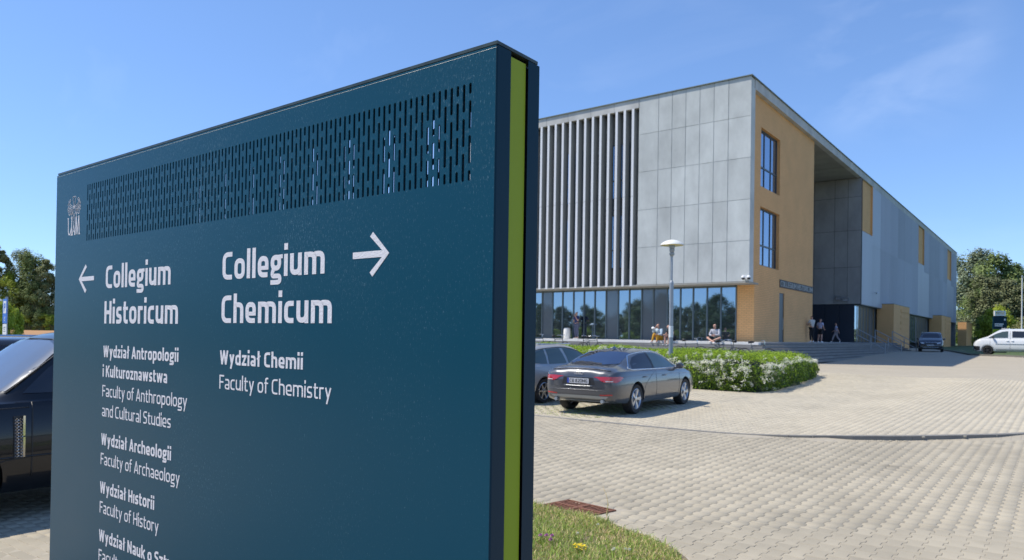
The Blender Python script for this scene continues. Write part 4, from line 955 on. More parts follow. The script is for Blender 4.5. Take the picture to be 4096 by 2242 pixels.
# ------------------------------------------------------------ cars
def catmull(P, x):
    # P: sorted list of rows (x, v1, v2, ...)
    n = len(P)
    for i in range(n - 1):
        if x <= P[i + 1][0] or i == n - 2: break
    a, b = P[i], P[i + 1]; h = b[0] - a[0]; t = min(1, max(0, (x - a[0]) / h))
    out = []
    for k in range(1, len(a)):
        m0 = (b[k] - P[i - 1][k]) / (b[0] - P[i - 1][0]) if i > 0 else (b[k] - a[k]) / h
        m1 = (P[i + 2][k] - a[k]) / (P[i + 2][0] - a[0]) if i < n - 2 else (b[k] - a[k]) / h
        s0 = (b[k] - a[k]) / h
        if s0 == 0: m0 = m1 = 0
        else:
            m0 = 0 if m0 / s0 < 0 else s0 * min(3, m0 / s0); m1 = 0 if m1 / s0 < 0 else s0 * min(3, m1 / s0)
        t2, t3 = t * t, t * t * t
        out.append(a[k] * (2 * t3 - 3 * t2 + 1) + m0 * h * (t3 - 2 * t2 + t) + b[k] * (-2 * t3 + 3 * t2) + m1 * h * (t3 - t2))
    return out
def body_mesh(st, nx=70, crown=.03, sharp=.035):
    # st rows: x, hw, zb, zs, hs, zt, ht
    x0, x1 = st[0][0], st[-1][0]; xs = []
    for i in range(nx + 1):
        t = i / nx; xs.append(x0 + (x1 - x0) * (t + .0 * math.sin(2 * math.pi * t)))
    xs += [r[0] for r in st[1:3]] + [r[0] for r in st[-3:-1]]; xs = sorted(set(round(x, 4) for x in xs))
    rings = []
    for x in xs:
        hw, zb, zs, hs, zt, ht = catmull(st, x); H = zs - zb
        ctl = [(0, zb), (hw * .80, zb), (hw * .93, zb + .03), (hw * .975, zb + .10), (hw * 1.0, zb + H * .42), (hw * .995, zb + H * .62), (hs + (hw - hs) * .62, zs - sharp * 1.6), (hs + (hw - hs) * .30, zs - .012), (hs, zs)]
        up = zt - zs
        ctl += [(lerp(hs, ht, .10) , zs + up * .06), (lerp(hs, ht, .42) + .012 * min(1, up * 4), zs + up * .45), (lerp(hs, ht, .80) + .012 * min(1, up * 4), zs + up * .80), (ht, zs + up * .94), (ht * .86, zt - .004), (ht * .5, zt + crown * .75), (0, zt + crown)]
        rings.append([(x, y, z) for y, z in ctl])
    m = len(rings[0]); V = []; F = []
    for rg in rings:
        V += rg + [(x, -y, z) for x, y, z in rg[-2:0:-1]]
    k = 2 * m - 2
    for i in range(len(rings) - 1):
        for j in range(k): F.append((i * k + j, i * k + (j + 1) % k, (i + 1) * k + (j + 1) % k, (i + 1) * k + j))
    mb = MB(); mb.add(V, F)
    for base, rev in ((0, 0), ((len(rings) - 1) * k, 1)):
        for j in range(m - 1):
            a, b = base + j, base + j + 1; c, d = base + (k - j - 1) % k, base + (k - j) % k
            q = [a, b, c, d]; q = [v for i_, v in enumerate(q) if v not in q[:i_]]
            if len(q) > 2: mb.f.append(tuple(q if rev else q[::-1])); mb.m.append(0)
    return mb
def boolcut(me, cutters):
    o = bpy.data.objects.new('tmp', me); COL.objects.link(o); cs = []
    for c in cutters:
        co = bpy.data.objects.new('cut', c); COL.objects.link(co); cs.append(co); md = o.modifiers.new('b', 'BOOLEAN'); md.object = co; md.operation = 'DIFFERENCE'; md.solver = 'EXACT'
    dg = bpy.context.evaluated_depsgraph_get(); dg.update(); r = bpy.data.meshes.new_from_object(o.evaluated_get(dg))
    for q in [o] + cs: bpy.data.objects.remove(q, do_unlink=True)
    return r
def catm2d(pts, closed=True, n=6):
    P = [Vector(p) for p in pts]; out = []; L_ = len(P)
    for i in range(L_ if closed else L_ - 1):
        p0, p1, p2, p3 = P[i - 1] if (closed or i) else P[0], P[i], P[(i + 1) % L_], P[(i + 2) % L_] if (closed or i + 2 < L_) else P[-1]
        for k in range(n):
            t = k / n; out.append(.5 * ((2 * p1) + (p2 - p0) * t + (2 * p0 - 5 * p1 + 4 * p2 - p3) * t * t + (3 * p1 - p0 - 3 * p2 + p3) * t ** 3))
    if not closed: out.append(P[-1])
    return out
class Car:
    def __init__(s, name, st, label, cat, paint, loc, rz, axles, wr=.33, ww=.22, track=.80, group=None, crown=.03, arch=.05, rim=None, spokes=5, sharp=.035, double=False):
        s.root = empty(name, loc, rz, label=label, cat=cat, group=group); s.st = st; mb = body_mesh(st, crown=crown, sharp=sharp); me = mb.mesh('tmpb', paint); fixn(me)
        s.bvh = BVHTree.FromPolygons([v.co.copy() for v in me.vertices], [tuple(p.vertices) for p in me.polygons])
        cut = []
        for ax in axles:
            for sd in (1, -1):
                c = MB(); T = Matrix.Translation((ax, sd * (track - .16), wr + .01)) @ Matrix.Rotation(R(-90) * sd, 4, 'X'); c.lathe([(wr + arch, 0), (wr + arch, .6)], 32, T); cm = c.mesh('c', paint); fixn(cm); cut.append(cm)
        me = boolcut(me, cut); shade(me, 32); me.name = 'body'; s.body = link('body', me, s.root)
        inn = MB(); x0, x1 = st[0][0], st[-1][0]; inn.box(x0 + .5, x1 - .5, -.55, .55, st[len(st) // 2][2] + .02, .62)
        s.under = inn.build('underbody', M['blackp'], s.root)
        rimm = rim or M['rim']
        for ax in axles:
            for sd in (1, -1):
                T = Matrix.Translation((ax, sd * track, wr)) @ Matrix.Rotation(R(-90) * sd, 4, 'X')
                w_ = MB(); w_.lathe([(wr * .70, -ww / 2), (wr * .93, -ww / 2), (wr * .99, -ww * .38), (wr, -ww * .25), (wr, ww * .25), (wr * .99, ww * .38), (wr * .93, ww / 2), (wr * .70, ww / 2 - .01), (wr * .68, 0)], 36, T, closed=True)
                tw = w_.build('wheel', M['tyre'], s.root, smooth=True, ang=40)
                r_ = MB(); r_.lathe([(wr * .70, ww / 2 - .012), (wr * .66, ww / 2 - .004), (wr * .63, ww / 2 - .02), (wr * .60, -.02), (wr * .60, -.05)], 32, T, caps=False)
                R_ = wr * .66
                for k in range(spokes):
                    for dd in ((-.11, .11) if double else (0,)):
                        a = 2 * math.pi * k / spokes; Tk = T @ Matrix.Rotation(a + dd, 4, 'Z')
                        r_.add([Tk @ Vector(q) for q in ((wr * .12, -.028 if not double else -.014, ww / 2 - .022), (wr * .12, .028 if not double else .014, ww / 2 - .022), (R_, .016, ww / 2 - .010), (R_, -.016, ww / 2 - .010), (wr * .12, -.03, ww / 2 - .06), (wr * .12, .03, ww / 2 - .06), (R_, .02, ww / 2 - .05), (R_, -.02, ww / 2 - .05))], [(0, 1, 2, 3), (0, 3, 7, 4), (1, 5, 6, 2)])
                r_.lathe([(wr * .17, ww / 2 - .045), (wr * .17, ww / 2 - .016), (wr * .1, ww / 2 - .010), (.001, ww / 2 - .010)], 16, T)
                r_.build('rim', rimm, tw, ang=35, fix=False)
                d_ = MB(); d_.lathe([(wr * .60, -.012), (.001, -.012)], 24, T); d_.build('brake_disc', M['blackp'], tw)
    def ray(s, axis, u, v):
        if axis == 'L': o, d = Vector((u, 3, v)), Vector((0, -1, 0))
        elif axis == 'R': o, d = Vector((u, -3, v)), Vector((0, 1, 0))
        elif axis == 'F': o, d = Vector((6, u, v)), Vector((-1, 0, 0))
        elif axis == 'B': o, d = Vector((-6, u, v)), Vector((1, 0, 0))
        else: o, d = Vector((u, v, 5)), Vector((0, 0, -1))
        h = s.bvh.ray_cast(o, d); return h[0], h[1]
    def decal(s, name, axis, poly, m, off=.004, smooth=True, step=.07, parent=None, crv=0):
        P = catm2d(poly, True, crv) if crv else [Vector(p) for p in poly]
        Q = []
        for i in range(len(P)):
            a, b = P[i], P[(i + 1) % len(P)]; n = max(1, int((b - a).length / step))
            for k in range(n): Q.append(a.lerp(b, k / n))
        nb = len(Q); xs_ = [q.x for q in Q]; ys_ = [q.y for q in Q]
        x = min(xs_) + step
        pts = [(q.x, q.y) for q in Q]
        while x < max(xs_):
            y = min(ys_) + step
            while y < max(ys_):
                if pip(x, y, pts) and min((Vector((x, y)) - q).length for q in Q) > step * .4: Q.append(Vector((x, y)))
                y += step
            x += step
        r = delaunay_2d_cdt(Q, [(i, (i + 1) % nb) for i in range(nb)], [], 1, 1e-5)
        V = []; last = None
        for q in r[0]:
            h, n = s.ray(axis, q.x, q.y)
            if h is None:
                h, n = (last if last else (Vector((0, 0, 0)), Vector((0, 0, 1))))
            last = (h, n); V.append(h + n * off)
        mb = MB(); mb.add(V, [tuple(f) for f in r[2]])
        o = mb.build(name, m, parent or s.root, smooth=smooth); return o
    def strip(s, name, axis, pts, wdt, m, off=.006, closed=False, parent=None, crv=4, n=6):
        P = catm2d(pts, closed, crv) if crv else [Vector(p) for p in pts]
        pl = []
        for q in P:
            h, nn = s.ray(axis, q.x, q.y)
            if h is not None: pl.append(h + nn * off)
        if closed: pl.append(pl[0])
        mb = MB(); mb.tube(pl, wdt, n); return mb.build(name, m, parent or s.root, smooth=True)
    def box(s, name, m, x0, x1, y0, y1, z0, z1, parent=None, T=None):
        mb = MB(); mb.box(x0, x1, y0, y1, z0, z1, T=T); return mb.build(name, m, parent or s.root)
    def mirrors(s, x, z, hw, m):
        for sd in (1, -1):
            mb = MB(); T = Matrix.Translation((x, sd * (hw + .10), z)) @ Matrix.Rotation(R(12) * sd, 4, 'Z')
            mb.lathe([(.001, -.055), (.06, -.05), (.085, -.02), (.085, .02), (.07, .05), (.001, .06)], 12, T @ Matrix.Rotation(R(90), 4, 'Y') @ Matrix.Diagonal((.9, 1.25, 1, 1)))
            mb.box(x - .02, x + .03, sd * (hw - .04) if sd > 0 else sd * (hw + .05), sd * (hw + .05) if sd > 0 else sd * (hw - .04), z - .06, z - .03)
            mb.build('mirror', m, s.root, smooth=True, ang=40)
def side_set(c, rear, front, belt, top, pill, m=None, chrome=True, crv=0, both=('L', 'R')):
    pass
# --- dark grey saloon, seen from behind
P_AUDI = carpaint('dark_grey_metallic', (.058, .064, .076), .2, .28)
st = [(-2.37, .60, .44, .76, .58, .80, .45), (-2.33, .76, .36, .86, .72, .90, .55), (-2.24, .86, .30, .93, .79, .985, .60), (-2.02, .905, .25, .955, .825, 1.035, .615), (-1.72, .92, .23, .955, .84, 1.075, .61), (-1.35, .922, .22, .95, .845, 1.21, .59), (-.85, .92, .20, .94, .85, 1.345, .565), (-.35, .92, .20, .935, .855, 1.39, .56), (.15, .92, .20, .93, .855, 1.385, .565), (.55, .92, .20, .925, .85, 1.30, .585), (.95, .92, .20, .92, .845, 1.135, .62), (1.3, .918, .2, .915, .83, .985, .64), (1.75, .905, .22, .88, .80, .93, .60), (2.05, .87, .24, .80, .77, .85, .55), (2.25, .78, .28, .70, .68, .75, .48), (2.36, .60, .36, .60, .52, .62, .38)]
c = Car('parked_car', st, 'dark grey metallic saloon with red tail lights, parked by the flowering hedge', 'car', P_AUDI, (-7.98, 14.87, 0), R(90 + 3.5), (-1.38, 1.44), wr=.330, ww=.225, track=.79, spokes=5, double=True, arch=.045)
dlo = [(-1.50, .985), (-1.42, 1.10), (-1.15, 1.245), (-.75, 1.315), (-.25, 1.335), (.15, 1.315), (.55, 1.22), (.95, 1.06), (1.13, .965), (.3, .955), (-.6, .965)]
for ax in ('L', 'R'):
    c.decal('side_window', ax, [(-1.44, .995), (-1.36, 1.10), (-1.12, 1.225), (-.75, 1.295), (-.42, 1.312), (-.40, .98)], M['carglass'], .004)
    c.decal('side_window', ax, [(-.30, .98), (-.32, 1.315), (.15, 1.295), (.52, 1.205), (.90, 1.06), (1.04, .985)], M['carglass_l'], .004)
    c.strip('window_trim', ax, [(-1.53, .975), (-1.47, 1.08), (-1.18, 1.25), (-.75, 1.325), (-.25, 1.345), (.17, 1.325), (.55, 1.235), (.95, 1.075), (1.16, .965), (.3, .955), (-.6, .960)], .012, M['chrome'], .004, closed=True)
    c.decal('pillar_trim', ax, [(-.395, .975), (-.415, 1.32), (-.325, 1.322), (-.305, .975)], M['blackp'], .005)
    for px in ((-1.02, -.95, -.38), (-.36, -.36, -.36), (.98, 1.02, 1.04)):
        c.strip('door_gap', ax, [(px[0], .32), (px[1], .62), (px[2], .93)], .004, M['blackp'], .0005, crv=5)
    c.strip('sill_line', ax, [(-.95, .34), (0, .33), (.98, .34)], .006, M['blackp'], .001)
    c.strip('shoulder_line', ax, [(-2.05, .83), (-1.2, .845), (0, .835), (1.2, .815), (1.9, .77)], .0045, P_AUDI, .0)
    for hx in (-.98, .10):
        h, n = c.ray(ax, hx, .80); sd = 1 if ax == 'L' else -1
        mb = MB(); mb.tube([h + Vector((-.10, sd * .01, 0)), h + Vector((-.05, sd * .03, .005)), h + Vector((.06, sd * .03, .005)), h + Vector((.11, sd * .01, 0))], .012, 8); mb.build('door_handle', P_AUDI, c.root, smooth=True)
c.root.scale = (1, .95, .955)
c.decal('rear_window', 'B', [(-.60, 1.09), (-.53, 1.31), (-.3, 1.345), (0, 1.352), (.3, 1.345), (.53, 1.31), (.60, 1.09), (.3, 1.065), (0, 1.06), (-.3, 1.065)], M['carglass'], .004)
c.strip('window_seal', 'B', [(-.60, 1.09), (-.53, 1.31), (-.3, 1.345), (0, 1.352), (.3, 1.345), (.53, 1.31), (.60, 1.09), (.3, 1.065), (0, 1.06), (-.3, 1.065)], .007, M['blackp'], .002, closed=True, crv=0)
c.decal('windscreen', 'F', [(-.62, 1.0), (-.52, 1.31), (0, 1.35), (.52, 1.31), (.62, 1.0), (0, .98)], M['carglass'], .004)
for s_ in (1, -1):
    tl = c.decal('tail_light', 'B', [(s_ * .36, .825), (s_ * .55, .835), (s_ * .80, .84), (s_ * .825, .80), (s_ * .81, .725), (s_ * .62, .72), (s_ * .54, .75), (s_ * .46, .80)], M['red'], .006, step=.04)
    c.decal('tail_lens', 'B', [(s_ * .64, .75), (s_ * .79, .755), (s_ * .79, .735), (s_ * .64, .732)], M['clear'], .009, step=.05, parent=tl)
    c.decal('tail_light', 'L' if s_ > 0 else 'R', [(-2.30, .84), (-2.12, .845), (-2.02, .82), (-2.12, .76), (-2.28, .71)], M['red'], .006, step=.05)
    c.decal('reflector', 'B', [(s_ * .52, .46), (s_ * .78, .475), (s_ * .78, .445), (s_ * .52, .435)], M['red'], .008, step=.05)
    mb = MB(); mb.tube([(-2.36, s_ * .56, .315), (-2.18, s_ * .56, .315)], .038, 12); mb.build('exhaust', M['steelpaint'], c.root)
c.strip('boot_gap', 'B', [(-.60, .955), (-.62, .85), (-.56, .60), (0, .585), (.56, .60), (.62, .85), (.60, .955)], .004, M['blackp'], .0, crv=0)
c.strip('boot_edge', 'B', [(-.70, .955), (-.4, .985), (0, .995), (.4, .985), (.70, .955)], .012, P_AUDI, .006)
c.decal('plate_recess', 'B', [(-.36, .81), (.36, .81), (.40, .66), (-.40, .66)], M['blackp'], .003)
pl = c.box('number_plate', M['plate'], -2.392, -2.384, -.26, .26, .68, .79)
c.box('plate_strip', M['plateblue'], -2.3935, -2.392, .215, .26, .681, .789, parent=pl)
text_mesh("CB 820MG", .15, .0, .43, 0, .075, lambda x, z, d: (-2.3925 - d, .20 - x, .697 + z), 'plate_text', M['ink'], pl, depth=.0015)
c.strip('chrome_bar', 'B', [(-.34, .635), (0, .632), (.34, .635)], .006, M['steel'], .010)
for k in range(4):
    T = Matrix.Translation((-2.375, .072 - k * .048, .90)) @ Matrix.Rotation(R(75), 4, 'Y'); mb = MB(); prof = [(.031 + .0055 * math.cos(a), .0055 * math.sin(a)) for a in [2 * math.pi * q / 6 for q in range(6)]]; mb.lathe(prof, 20, T, closed=True); mb.build('badge_ring', M['chrome'], c.root, smooth=True)
c.decal('lower_bumper', 'B', [(-.70, .42), (-.3, .43), (.3, .43), (.70, .42), (.66, .30), (-.66, .30)], M['steelpaint'], .004)
c.strip('bumper_line', 'B', [(-.80, .54), (-.4, .545), (0, .548), (.4, .545), (.80, .54)], .006, P_AUDI, .004)
c.mirrors(.92, 1.0, .86, P_AUDI)
mb = MB(); mb.add([(-.72, 0, 1.47), (-.86, .02, 1.40), (-.58, .025, 1.415), (-.58, -.025, 1.415), (-.86, -.02, 1.40)], [(0, 1, 2), (0, 2, 3), (0, 3, 4), (0, 4, 1)]); mb.build('antenna', P_AUDI, c.root)
audi = c
# --- silver grey hatchback beside it (mostly behind the sign)
P_SIL = carpaint('warm_grey_metallic', (.40, .39, .37), .25, .35)
st = [(-2.1, .62, .42, .80, .60, .86, .45), (-2.05, .78, .34, .90, .74, .98, .56), (-1.95, .85, .28, .95, .80, 1.10, .58), (-1.7, .88, .24, .965, .82, 1.30, .57), (-1.35, .89, .22, .96, .83, 1.42, .565), (-.8, .89, .20, .95, .83, 1.47, .56), (-.2, .89, .20, .94, .83, 1.485, .56), (.3, .89, .20, .93, .83, 1.45, .565), (.75, .89, .20, .925, .825, 1.28, .60), (1.12, .89, .20, .92, .815, 1.07, .63), (1.5, .88, .22, .88, .79, .94, .60), (1.85, .84, .25, .78, .74, .83, .52), (2.05, .70, .30, .66, .6, .70, .42)]
c = Car('parked_car', st, 'pale grey hatchback parked left of the dark saloon, mostly hidden behind the blue sign', 'car', P_SIL, (-10.62, 15.35, 0), R(90), (-1.28, 1.30), wr=.315, ww=.2, track=.77, spokes=6)
for ax in ('L', 'R'):
    c.decal('side_window', ax, [(-1.62, 1.02), (-1.55, 1.20), (-1.35, 1.315), (-1.10, 1.36), (-1.02, 1.36), (-1.08, 1.0)], M['carglass_l'])
    c.decal('side_window', ax, [(-1.0, .995), (-.94, 1.368), (-.32, 1.395), (-.22, 1.0)], M['carglass_l'])
    c.decal('side_window', ax, [(-.12, 1.0), (-.20, 1.395), (.25, 1.365), (.60, 1.26), (.95, 1.08), (1.02, 1.0)], M['carglass_l'])
    c.strip('door_gap', ax, [(-1.0, .5), (-.96, .75), (-1.03, .96)], .004, M['blackp'], .0005); c.strip('door_gap', ax, [(-.17, .3), (-.17, .95)], .004, M['blackp'], .0005, crv=3); c.strip('door_gap', ax, [(1.0, .35), (1.02, .95)], .004, M['blackp'], .0005, crv=3)
    c.strip('window_trim', ax, [(-1.65, 1.0), (-1.6, 1.2), (-1.36, 1.335), (-.6, 1.405), (.0, 1.405), (.62, 1.28), (1.08, 1.0)], .011, M['blackp'], .004)
    for hx in (-.85, .0):
        h, n = c.ray(ax, hx, .85); sd = 1 if ax == 'L' else -1
        mb = MB(); mb.tube([h + Vector((-.09, sd * .008, 0)), h + Vector((0, sd * .03, .005)), h + Vector((.09, sd * .008, 0))], .012, 8); mb.build('door_handle', P_SIL, c.root, smooth=True)
for sd in (.34, -.34):
    for hx in (-.75, .15):
        mb = MB(); mb.tube([(hx, sd, .6), (hx - .08, sd, 1.05)], .2, 10, rs=[.2, .17]); mb.tube([(hx - .1, sd, 1.05), (hx - .12, sd, 1.28)], .11, 10); mb.build('seat', M['seat'], c.root, smooth=True)
c.decal('windscreen', 'F', [(-.62, 1.08), (-.54, 1.38), (0, 1.42), (.54, 1.38), (.62, 1.08), (0, 1.05)], M['carglass_l']); c.decal('rear_window', 'B', [(-.60, 1.12), (-.52, 1.38), (0, 1.42), (.52, 1.38), (.60, 1.12)], M['carglass'])
for s_ in (1, -1): c.decal('tail_light', 'B', [(s_ * .58, 1.0), (s_ * .80, 1.0), (s_ * .80, .78), (s_ * .6, .78)], M['red'])
for sd_ in (1, -1): mb = MB(); mb.tube([(-1.2, sd_ * .6, 1.49), (.2, sd_ * .6, 1.515)], .014, 6); mb.build('roof_rail', M['chrome'], c.root)
c.mirrors(.88, 1.02, .84, P_SIL); c.root.scale = (1, 1, .935)
# --- dark blue-black four wheel drive, close on the left
P_RR = mat('blue_black_metallic', (.003, .004, .007), .3, coat=.55, spec=.3)
st = [(-2.5, .75, .45, 1.05, .74, 1.1, .58), (-2.46, .90, .38, 1.12, .86, 1.25, .66), (-2.38, .97, .34, 1.16, .90, 1.50, .68), (-2.2, .99, .32, 1.16, .91, 1.72, .69), (-1.7, .995, .25, 1.155, .915, 1.79, .69), (-.9, .995, .25, 1.15, .92, 1.81, .69), (0, .995, .25, 1.14, .92, 1.79, .69), (.45, .995, .25, 1.135, .92, 1.72, .70), (.85, .995, .25, 1.13, .91, 1.42, .74), (1.18, .993, .25, 1.125, .905, 1.185, .77), (1.6, .99, .32, 1.11, .89, 1.15, .74), (2.1, .97, .36, 1.06, .86, 1.10, .70), (2.35, .90, .42, 1.0, .80, 1.04, .62), (2.5, .74, .5, .86, .68, .9, .5)]
RX, RY, RZ = -8.83, 3.60, -.23
c = Car('parked_car', st, 'blue black four wheel drive with silver meshed side vent, cut by the left picture edge', 'car', P_RR, (RX, RY, RZ), R(-90), (-1.40, 1.58), wr=.40, ww=.26, track=.84, spokes=7, arch=.05, crown=.02)
c.decal('windscreen', 'F', [(-.80, 1.22), (-.70, 1.63), (-.3, 1.70), (.3, 1.70), (.70, 1.63), (.80, 1.22), (0, 1.20)], M['glass_rr'], .006)
c.strip('windscreen_seal', 'F', [(-.82, 1.205), (-.71, 1.645), (-.3, 1.715), (.3, 1.715), (.71, 1.645), (.82, 1.205), (0, 1.185)], .008, M['blackp'], .004, closed=True, crv=0)
for ax in ('L', 'R'):
    c.decal('side_window', ax, [(-.15, 1.20), (-.15, 1.66), (.40, 1.63), (.70, 1.44), (.95, 1.20)], M['carglass'], .005)
    c.decal('side_window', ax, [(-1.25, 1.20), (-1.2, 1.68), (-.25, 1.66), (-.25, 1.20)], M['carglass'], .005)
    c.decal('side_window', ax, [(-2.05, 1.22), (-2.0, 1.64), (-1.3, 1.68), (-1.35, 1.20)], M['carglass'], .005)
    c.strip('door_gap', ax, [(.90, .42), (.90, .8), (.89, 1.12)], .006, M['blackp'], .001, crv=4); c.strip('door_gap', ax, [(-.2, .42), (-.2, 1.13)], .006, M['blackp'], .001, crv=4)
    c.strip('bonnet_gap', ax, [(.92, 1.075), (1.6, 1.055), (2.2, .99)], .005, M['blackp'], .001)
    c.strip('side_crease', ax, [(-2.2, .62), (0, .61), (1.2, .61)], .010, P_RR, .0)
    vf = c.decal('vent_panel', ax, [(.965, .60), (.965, 1.0), (1.055, 1.0), (1.055, .60)], M['blackp'], .008, step=.05)
    h, n = c.ray(ax, 1.02, .8); sd = 1 if ax == 'L' else -1
    mb = MB()
    for k in range(12):
        z = .625 + k * .0305
        for xx in (.997, 1.030):
            h, n = c.ray(ax, xx, z); y = h.y + sd * .012
            mb.tube([(xx - .016, y, z), (xx, y + sd * .006, z + .015), (xx + .016, y, z), (xx, y + sd * .006, z - .012), (xx - .016, y, z)], .0026, 5)
    mb.build('vent_mesh', M['chrome'], vf)
    mb = MB()
    for z0, z1 in ((.61, .80), (.81, 1.0)):
        h, n = c.ray(ax, .975, z0); y = h.y + sd * .014; mb.box(.966, .984, min(y, y + sd * .01), max(y, y + sd * .01), z0, z1)
    mb.build('vent_blade', M['chrome'], vf)
    h, n = c.ray(ax, 1.30, .93); mb = MB(); mb.lathe([(.001, .004), (.028, .003), (.034, -.002)], 16, Matrix.Translation(h + n * .004) @ Matrix.Rotation(R(-90) * sd, 4, 'X')); mb.build('side_marker', M['blackp'], c.root)
    c.strip('lower_crease', ax, [(.95, .60), (1.15, .58), (1.22, .50)], .006, M['blackp'], .0)
c.decal('grille', 'F', [(-.6, .95), (.6, .95), (.55, .75), (-.55, .75)], M['blackp'])
for s_ in (1, -1): c.decal('headlight', 'F', [(s_ * .55, .98), (s_ * .86, .98), (s_ * .84, .82), (s_ * .58, .82)], M['clear'])
mb = MB(); mb.box(1.05, 1.11, -.6, .6, 1.19, 1.205); mb.build('wiper_tray', M['blackp'], c.root)
mb = MB(); mb.tube([(1.05, .5, 1.235), (.92, .0, 1.37), (.90, -.05, 1.38)], .008, 5); mb.tube([(1.05, -.1, 1.235), (.98, -.62, 1.34)], .008, 5); mb.build('wiper', M['blackp'], c.root)
c.mirrors(.55, 1.22, .93, P_RR)
# --- further cars of the left row: low detail shells
def shell(name, kind, L_, W, H, label, paint, loc, rz, group=None, cat=None):
    k = L_ / 4.4; w2 = W / 2; h = H
    if kind == 'estate': tops = [(-2.2, .56), (-2.12, .72), (-2.0, .86), (-1.75, .955), (-1.0, 1.0), (-.2, 1.0), (.35, .965), (.8, .84), (1.15, .72), (1.6, .655), (1.95, .60), (2.12, .52), (2.2, .44)]
    elif kind == 'van': tops = [(-2.2, .60), (-2.16, .86), (-2.05, .965), (-1.8, .99), (-1.0, 1.0), (-.1, 1.0), (.55, .975), (.95, .86), (1.30, .72), (1.65, .645), (1.95, .57), (2.12, .48), (2.2, .40)]
    st = []
    for i, (x, t) in enumerate(tops):
        e = min(1, (2.2 - abs(x)) / .35); hw = w2 * (.80 + .20 * math.sqrt(max(0, e))); zs = min(h * .63, t * h - .04) if kind != 'van' else min(h * .60, t * h - .05)
        st.append((x * k, hw, .34 - .12 * min(1, e * 2), zs, hw * .93, t * h, hw * (.93 - .30 * max(0, (t - .6) / .4)) if kind != 'van' else hw * (.93 - .14 * max(0, (t - .6) / .4))))
    return Car(name, st, label, cat or ('van' if kind == 'van' else 'car'), paint, loc, rz, (-1.32 * k, 1.32 * k), wr=.32, ww=.2, track=w2 - .11, spokes=5, group=group, rim=M['rimdark'] if kind == 'van' else None)
def glaze(c, k, h, g=M['carglass'], van=False):
    for ax in ('L', 'R'):
        c.decal('side_window', ax, [(-1.75 * k, h * .67), (-1.6 * k, h * .90), (-1.0 * k, h * .93), (-.95 * k, h * .66)], g); c.decal('side_window', ax, [(-.85 * k, h * .66), (-.85 * k, h * .93), (-.1 * k, h * .94), (-.1 * k, h * .66)], g); c.decal('side_window', ax, [(.0, h * .66), (.0, h * .94), (.35 * k, h * .91), (.75 * k, h * .79), (1.0 * k, h * .67)], g)
    c.decal('windscreen', 'F', [(-.66, h * .70), (-.54, h * .93), (0, h * .96), (.54, h * .93), (.66, h * .70)], g); c.decal('rear_window', 'B', [(-.60, h * .72), (-.5, h * .93), (0, h * .95), (.5, h * .93), (.60, h * .72)], g)
    for s_ in (1, -1): c.decal('headlight', 'F', [(s_ * .45, h * .46), (s_ * .78, h * .50), (s_ * .76, h * .42), (s_ * .48, h * .40)], M['clear']); c.decal('tail_light', 'B', [(s_ * .55, h * .62), (s_ * .76, h * .62), (s_ * .76, h * .50), (s_ * .6, h * .50)], M['red'])
    c.decal('grille', 'F', [(-.42, h * .44), (.42, h * .44), (.40, h * .36), (-.40, h * .36)], M['blackp'])
P_BLK = carpaint('black_paint', (.012, .013, .016), .2, .25); P_GRY = carpaint('grey_silver_paint', (.20, .205, .22), .5, .3)
c = shell('parked_car', 'estate', 4.6, 1.86, 1.66, 'black estate car with a silver roof rail, behind the blue black four wheel drive', P_BLK, (-12.95, 3.5, -.22), R(-90)); glaze(c, 4.6 / 4.4, 1.66)
for sd_ in (1, -1): mb = MB(); mb.tube([(-1.4, sd_ * .66, 1.70), (.5, sd_ * .66, 1.70)], .016, 6); mb.build('roof_rail', M['chrome'], c.root)
c = shell('parked_car', 'estate', 4.5, 1.82, 1.50, 'grey car whose rounded roof shows above the black estate, second row on the left', P_GRY, (-18.4, 4.9, -.22), R(-90)); glaze(c, 4.5 / 4.4, 1.50)
c = shell('parked_car', 'estate', 4.4, 1.80, 1.50, 'dark car whose roof shows at the far left edge below the parking sign', P_BLK, (-20.9, 4.8, -.22), R(-90)); glaze(c, 1, 1.50)
# --- dark four wheel drive in the shade, and the white van
P_SUV = carpaint('dark_blue_paint', (.018, .026, .042), .3, .25)
c = shell('parked_car', 'van', 4.5, 1.86, 1.66, 'dark blue sport utility car facing the camera in the shade below the ribbed facade', P_SUV, (-9.0, 71.8, zg(-9, 70)), R(-90 + 6), cat='car'); glaze(c, 4.5 / 4.4, 1.66)
pl = c.box('number_plate', M['plate'], 2.305, 2.315, -.26, .26, .50, .61)
c.strip('grille_bar', 'F', [(-.5, .80), (0, .78), (.5, .80)], .012, M['chrome'], .01); c.strip('bumper_bar', 'F', [(-.6, .36), (0, .34), (.6, .36)], .03, M['steelpaint'], .01); c.mirrors(.85, 1.08, .88, P_SUV)
for sd_ in (1, -1): mb = MB(); mb.tube([(-1.4, sd_ * .66, 1.68), (.5, sd_ * .66, 1.68)], .018, 6); mb.build('roof_rail', M['steel'], c.root)
P_WHT = mat('white_car_paint', (.76, .77, .78), .3, coat=.8)
c = shell('parked_van', 'van', 4.45, 1.80, 1.84, 'white compact van with dark rear side window, parked at the kerb by the lawn', P_WHT, (-2.85, 62.6, zg(-4, 61.6) + .07), R(180 - 2)); k = 4.45 / 4.4
